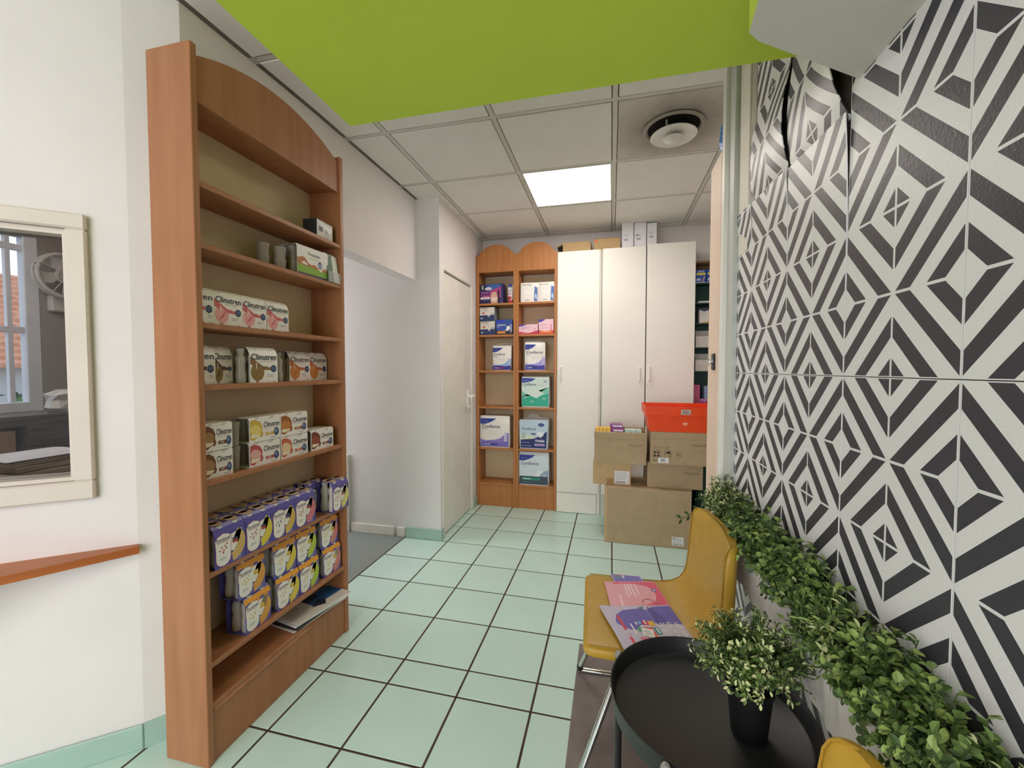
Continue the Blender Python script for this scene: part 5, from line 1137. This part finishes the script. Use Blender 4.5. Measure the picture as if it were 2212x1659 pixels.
# planters along the papered wall
random.seed(4)
PB = [(.28, .79), (.80, 1.31), (1.32, 1.835)]
for i, (a, b) in enumerate(PB):
    t = empty('planter', (0, 0, 0)); tag(t, ('white trough planter nearest the camera along the papered wall', 'white trough planter behind the tray table along the papered wall', 'white trough planter behind the chair at the far end of the papered wall')[i], 'planter', 'white planters along the papered wall')
    N = 26; vs = []; zs = [(.602, .010), (.606, .003), (.64, 0), (.69, -.002), (.737, -.003), (.742, -.002), (.741, .008)]
    mb = MB(); rings = []
    for z, ins in zs:
        ring = []
        for k in range(N + 1):
            y = a + (b - a) * k / N; wv = .0035 * math.sin(k * 1.9 + i) + .003 * math.sin(k * .83 + 2 * i) + .0018 * math.sin(k * 3.7 + z * 60)
            ring.append((.413 + ins + .8 * wv * (1 if .605 < z < .738 else .4), y, z))
        ring += [(XR - .004, b, z), (XR - .004, a, z)]
        rings.append(ring)
    n = N + 3; vs = [p_ for r_ in rings for p_ in r_]
    fs = [(q * n + k, q * n + (k + 1) % n, (q + 1) * n + (k + 1) % n, (q + 1) * n + k) for q in range(len(zs) - 1) for k in range(n)] + [list(range(n))]
    mb.add(vs, fs, M_PLANTER); mb.build('trough', t, True)
    MB().box(.424, XR - .006, a + .008, b - .008, .70, .722, M_SOIL).build('soil', t)
    for y in (a + .1, b - .1): MB().cbox(.43, XR - .001, y - .012, y + .012, .590, .602, M_CABS, .002).build('bracket', t)
GP = 'artificial plants in the wall planters'
PL = [(1.80, .085, .085, .085, 'small', 'fine leaved boxwood at the far end beside the door jamb'), (1.635, .075, .085, .075, 'small', 'fine leaved boxwood behind the back of the chair'), (1.47, .070, .09, .085, 'round', 'round leaved sprigs just past the chair back'), (1.29, .075, .095, .090, 'round', 'round leaved plant between the chair back and the boxwood pot'), (1.10, .075, .095, .090, 'round', 'leafy plant right behind the potted boxwood'), (.945, .075, .085, .075, 'long', 'narrow leaved plant with pale tips behind the tray table'), (.80, .075, .085, .085, 'round', 'big round leaved plant in the nearest planter'), (.655, .075, .085, .085, 'round', 'round leaved plant at the bottom right above the second chair'), (.52, .070, .085, .075, 'small', 'fine leaved plant at the bottom right corner')]
for i, (y, rx, ry, rz, kind, lab) in enumerate(PL):
    plant('artificial_plant', (.447, y, .735), (rx, ry * 1.1, rz * 1.16), 150 if kind == 'small' else 150, kind, 100 + i, lab, 'plant', GP, up=.55, span=.10, lim=XR - .003, ls=(.60 if kind == 'round' else .72) * (.92 if y < .9 else 1.05))
# two stray twigs
def twig(pts, seed, label, Ls):
    rnd = random.Random(seed); fm = MB(); t = empty('twig', pts[0]); tag(t, label, 'twig', 'stray twigs'); o0 = Vector(pts[0]); P_ = [Vector(p_) - o0 for p_ in pts]
    MB().tube(P_, .0013, M_STEM, 5).build('stem', t)
    for k in range(1, len(P_)):
        d0 = (P_[k] - P_[k - 1]).normalized()
        for sgn in (-1, 1):
            d = (d0 * .6 + Vector((0, .3 * sgn, .6 * sgn))).normalized(); fm = MB(); leaf(fm, P_[k], d, Vector((.6, -.8, .2)), Ls, Ls * .55, M_LEAFD); fm.build('leaf', t)
twig([(.40, 1.84, .735), (.36, 1.84, .715), (.325, 1.84, .69), (.295, 1.84, .672)], 1, 'thin leafy twig hanging out at the far end against the cardboard box', .026)
twig([(.415, 1.16, .735), (.400, 1.152, .732), (.388, 1.145, .734), (.377, 1.14, .742)], 2, 'dark little twig sticking out over the white planter', .015)

# ================================================================== OFFICE SEEN THROUGH THE INNER WINDOW, AND OUTSIDE
w2 = empty('window_2', (-3.43, 0, 0)); struct(w2, 'white barred outer window of the office')
M_SASH = mat('sash_white', '#E6E6EA', .5, var=.05, vscale=10)
for b in ((1.725, 1.79, 1.045, 2.125), (.70, .765, 1.045, 2.125)): MB().cbox(-.03, .03, b[0], b[1], b[2], b[3], M_SASH, .004).build('sash_stile', w2)
for b in ((1.045, 1.105), (2.085, 2.125)): MB().cbox(-.03, .03, .765, 1.725, b[0], b[1], M_SASH, .004).build('sash_rail', w2)
for z in (1.535, 2.02): MB().cbox(-.015, .015, .765, 1.725, z - .018, z + .018, M_SASH, .003).build('glazing_bar', w2)
for y in (1.245, 1.665): MB().cbox(-.014, .014, y - .012, y + .012, 1.105, 2.085, M_SASH, .003).build('glazing_bar', w2)
area('office_ceiling_lamp', (-2.5, .7, 2.55), (-2.5, .9, 0), .5, .5, 7, (1.0, .93, .85))  # unseen fill lamp added to brighten the office
# fan on the office wall
t = empty('wall_fan', (-3.40, 1.86, 1.88)); tag(t, 'pale round wall fan beside the office window', 'fan')
M_FAN = mat('fan_plastic', '#CFC8C0', .45)
def ringx(r, x, rr, nm):
    MB().tube([(x, r * math.cos(2 * PI * k / 28), r * math.sin(2 * PI * k / 28)) for k in range(29)], rr, M_FAN, 6, cap=False).build(nm, t, True)
ringx(.13, .10, .010, 'guard_ring'); ringx(.13, .06, .008, 'guard_ring'); ringx(.05, .11, .004, 'guard_ring')
for k in range(12):
    a = 2 * PI * k / 12; MB().tube([(.115, .02 * math.cos(a), .02 * math.sin(a)), (.10, .13 * math.cos(a), .13 * math.sin(a))], .002, M_FAN, 4).build('guard_wire', t)
for k in range(4):
    a = R(20 + 90 * k); MB().prism([(.02 * math.cos(a), .02 * math.sin(a)), (.11 * math.cos(a - .4), .11 * math.sin(a - .4)), (.12 * math.cos(a + .1), .12 * math.sin(a + .1)), (.07 * math.cos(a + .5), .07 * math.sin(a + .5))], 'x', .074, .078, M_FAN).build('blade', t)
MB().tube([(.0, 0, 0), (.09, 0, 0)], .03, M_FAN, 12).build('motor', t, True)
MB().cbox(0, .05, -.04, .04, -.22, -.12, M_FAN, .006).build('wall_bracket', t)
# desk heaped with papers and boxes
tag(MB().cbox(-2.9, -2.14, .80, 1.62, .74, .775, mat('desk_top', '#B98A62', .4), .004).box(-2.88, -2.82, .85, 1.58, -.05, .74, M_CARDIN).box(-2.22, -2.16, .85, 1.58, -.05, .74, M_CARDIN).build('desk'), 'office desk behind the inner window', 'desk')
M_PAP = mat('paper_stack', '#CFC4B2', .8, hex2='#8C7A62', vscale=6, stretch=(1, 1, 60))
M_PAPG = mat('grey_paper_stack', '#6E6A66', .8, hex2='#4A4642', vscale=6, stretch=(1, 1, 60))
GO = 'papers and boxes heaped on the office desk'
def heap(name, x0, x1, y0, y1, z0, z1, m, lab, cat='papers', rz=0):
    cx, cy = (x0 + x1) / 2, (y0 + y1) / 2; t = empty(name, (cx, cy, z0), rz); tag(t, lab, cat, GO); n = max(1, int((z1 - z0) / .022)); rnd = random.Random(int(x0 * 991 + y0 * 77))
    for k in range(n):
        a, b = rnd.uniform(-.012, .012), rnd.uniform(-.012, .012); h = (z1 - z0) / n
        MB().cbox(x0 - cx + a, x1 - cx + a, y0 - cy + b, y1 - cy + b, k * h, (k + 1) * h - .0008, m, .002).build('sheaf', t)
heap('paper_stack', -2.50, -2.20, 1.00, 1.26, .7755, .90, M_PAP, 'brown paper stack lowest behind the inner window')
heap('paper_stack', -2.48, -2.22, 1.06, 1.30, .9005, .945, M_PAP, 'thinner brown paper stack under the white sheet', rz=R(4))
t = empty('paper_sheet', (-2.34, 1.17, .9455)); tag(t, 'curled white sheet lying on the brown paper stack in the office', 'paper', GO)
mb = MB(); N = 8; vs = [(-.13 + .26 * i / N, -.12 + .24 * j / N, .002 + .012 * math.sin(PI * i / N) * (.4 + .6 * j / N)) for i in range(N + 1) for j in range(N + 1)]; M0 = len(vs); vs += [(x, y, z_ + .0012) for x, y, z_ in vs]
mb.add(vs, [((i * 9 + j), (i + 1) * 9 + j, (i + 1) * 9 + j + 1, i * 9 + j + 1) for i in range(N) for j in range(N)] + [tuple(M0 + q for q in ((i * 9 + j), (i + 1) * 9 + j, (i + 1) * 9 + j + 1, i * 9 + j + 1)) for i in range(N) for j in range(N)], ink('#EDEBF0')); mb.build('sheet', t, True)
t = carton('cardboard_box', -2.86, -2.66, 1.06, 1.30, .7755, 1.02, M_CARD, 'cardboard box on the office desk behind the papers', GO)
heap('paper_stack', -2.88, -2.62, 1.32, 1.60, .7755, 1.035, M_PAPG, 'dark grey file stack by the office wall')
heap('paper_stack', -2.86, -2.63, 1.05, 1.55, 1.0355, 1.085, M_PAPG, 'long dark pile across the office boxes')
heap('paper_stack', -2.52, -2.22, .81, .985, .7755, .845, ink('#C9D2E4'), 'pale blue white papers at the left edge of the inner window')
t = empty('paper_bag', (-2.72, 1.50, 1.0857)); tag(t, 'crumpled white bag on the dark pile in the office', 'bag', GO)
mb = MB(); rnd = random.Random(2); mb.lathe([(.05, 0), (.062, .02), (.055, .06), (.06, .09), (.03, .11)], 0, 0, ink('#D6D2CE'), 10)
mb.v = [(x + rnd.uniform(-.008, .008), y + rnd.uniform(-.008, .008), max(0, z_ + rnd.uniform(-.006, .006)) if z_ > .001 else 0) for x, y, z_ in mb.v]; mb.build('bag_body', t)
# neighbour's house across the street
hs = empty('house', (-9.0, 4.5, -2.5)); tag(hs, 'neighbouring house with an orange tiled roof outside the office window', 'house')
MB().box(-4, 0, -4, 4, 0, 3.86, mat('house_render', '#D8CFC6', .9, var=.05, vscale=2)).build('wall', hs)
MB().box(-.02, .02, -1.4, -.4, 2.4, 3.4, ink('#8C9298')).build('window_pane', hs)
mb = MB(); nC = 16
for k in range(nC):
    x0 = .25 - 2.4 * k / nC; z0 = 3.82 + 1.75 * k / nC; x1 = .25 - 2.4 * (k + 1.15) / nC; z1 = 3.82 + 1.75 * (k + 1.15) / nC
    mb.add([(x0, -4.2, z0), (x0, 4.2, z0), (x1, 4.2, z1), (x1, -4.2, z1), (x0, -4.2, z0 + .07), (x0, 4.2, z0 + .07), (x1, 4.2, z1 + .01), (x1, -4.2, z1 + .01)], [(0, 1, 2, 3), (4, 5, 6, 7), (0, 1, 5, 4), (1, 2, 6, 5), (2, 3, 7, 6), (3, 0, 4, 7)], mat('roof_tiles', '#CB8560', .8, hex2='#DDA584', vscale=5, stretch=(1, 3, 1)))
o = mb.build('roof', hs); o['kind'] = 'stuff'
rnd = random.Random(8); mb = MB()
for k in range(900):
    leaf(mb, Vector((rnd.uniform(-.25, .25), rnd.uniform(-2.4, 2.4), rnd.uniform(0, .7))), Vector((rnd.uniform(-1, 1), rnd.uniform(-1, 1), rnd.uniform(-.2, 1))), Vector((rnd.uniform(-1, 1), rnd.uniform(-1, 1), 1)), .11, .07, rnd.choice((M_LEAFD, M_LEAFM, M_LEAFM)))
me = bpy.data.meshes.new('hedge'); me.from_pydata(mb.v, [], mb.f)
for m in mb.mats: me.materials.append(m)
me.polygons.foreach_set('material_index', mb.m); hd = link('hedge', me); hd.location = (-7.2, 3.6, .26); tag(hd, 'green hedge in front of the neighbouring house', 'hedge')
tag(MB().box(-.2, .2, -2.5, 2.5, -2.6, .02, ink('#8F8A80')).build('garden_wall'), 'low garden wall under the hedge outside', 'wall').location = (-7.2, 3.6, .10)
struct(MB().box(-40, -3.9, -20, 30, -2.6, -2.5, ink('#8C8A86')).build('ground'), 'street outside')

# ---- put each thing's own origin at its base
def rebase(o, p):
    p = Vector(p); o.location = o.location + o.rotation_euler.to_matrix() @ p
    for c_ in o.children: c_.location = c_.location - p
for o in list(COL.objects):
    if o.type == 'EMPTY' and o.parent is None and o.children:
        pts = [c_.location + (Matrix.LocRotScale(None, c_.rotation_euler, None).to_3x3() @ Vector(k)) for c_ in o.children if c_.type == 'MESH' for k in c_.bound_box]
        if o.location.length < 1e-6 or o.name.startswith('chair'):
            xs_ = [q.x for q in pts]; ys_ = [q.y for q in pts]; zs_ = [q.z for q in pts]
            rebase(o, ((min(xs_) + max(xs_)) / 2, (min(ys_) + max(ys_)) / 2, min(zs_)))
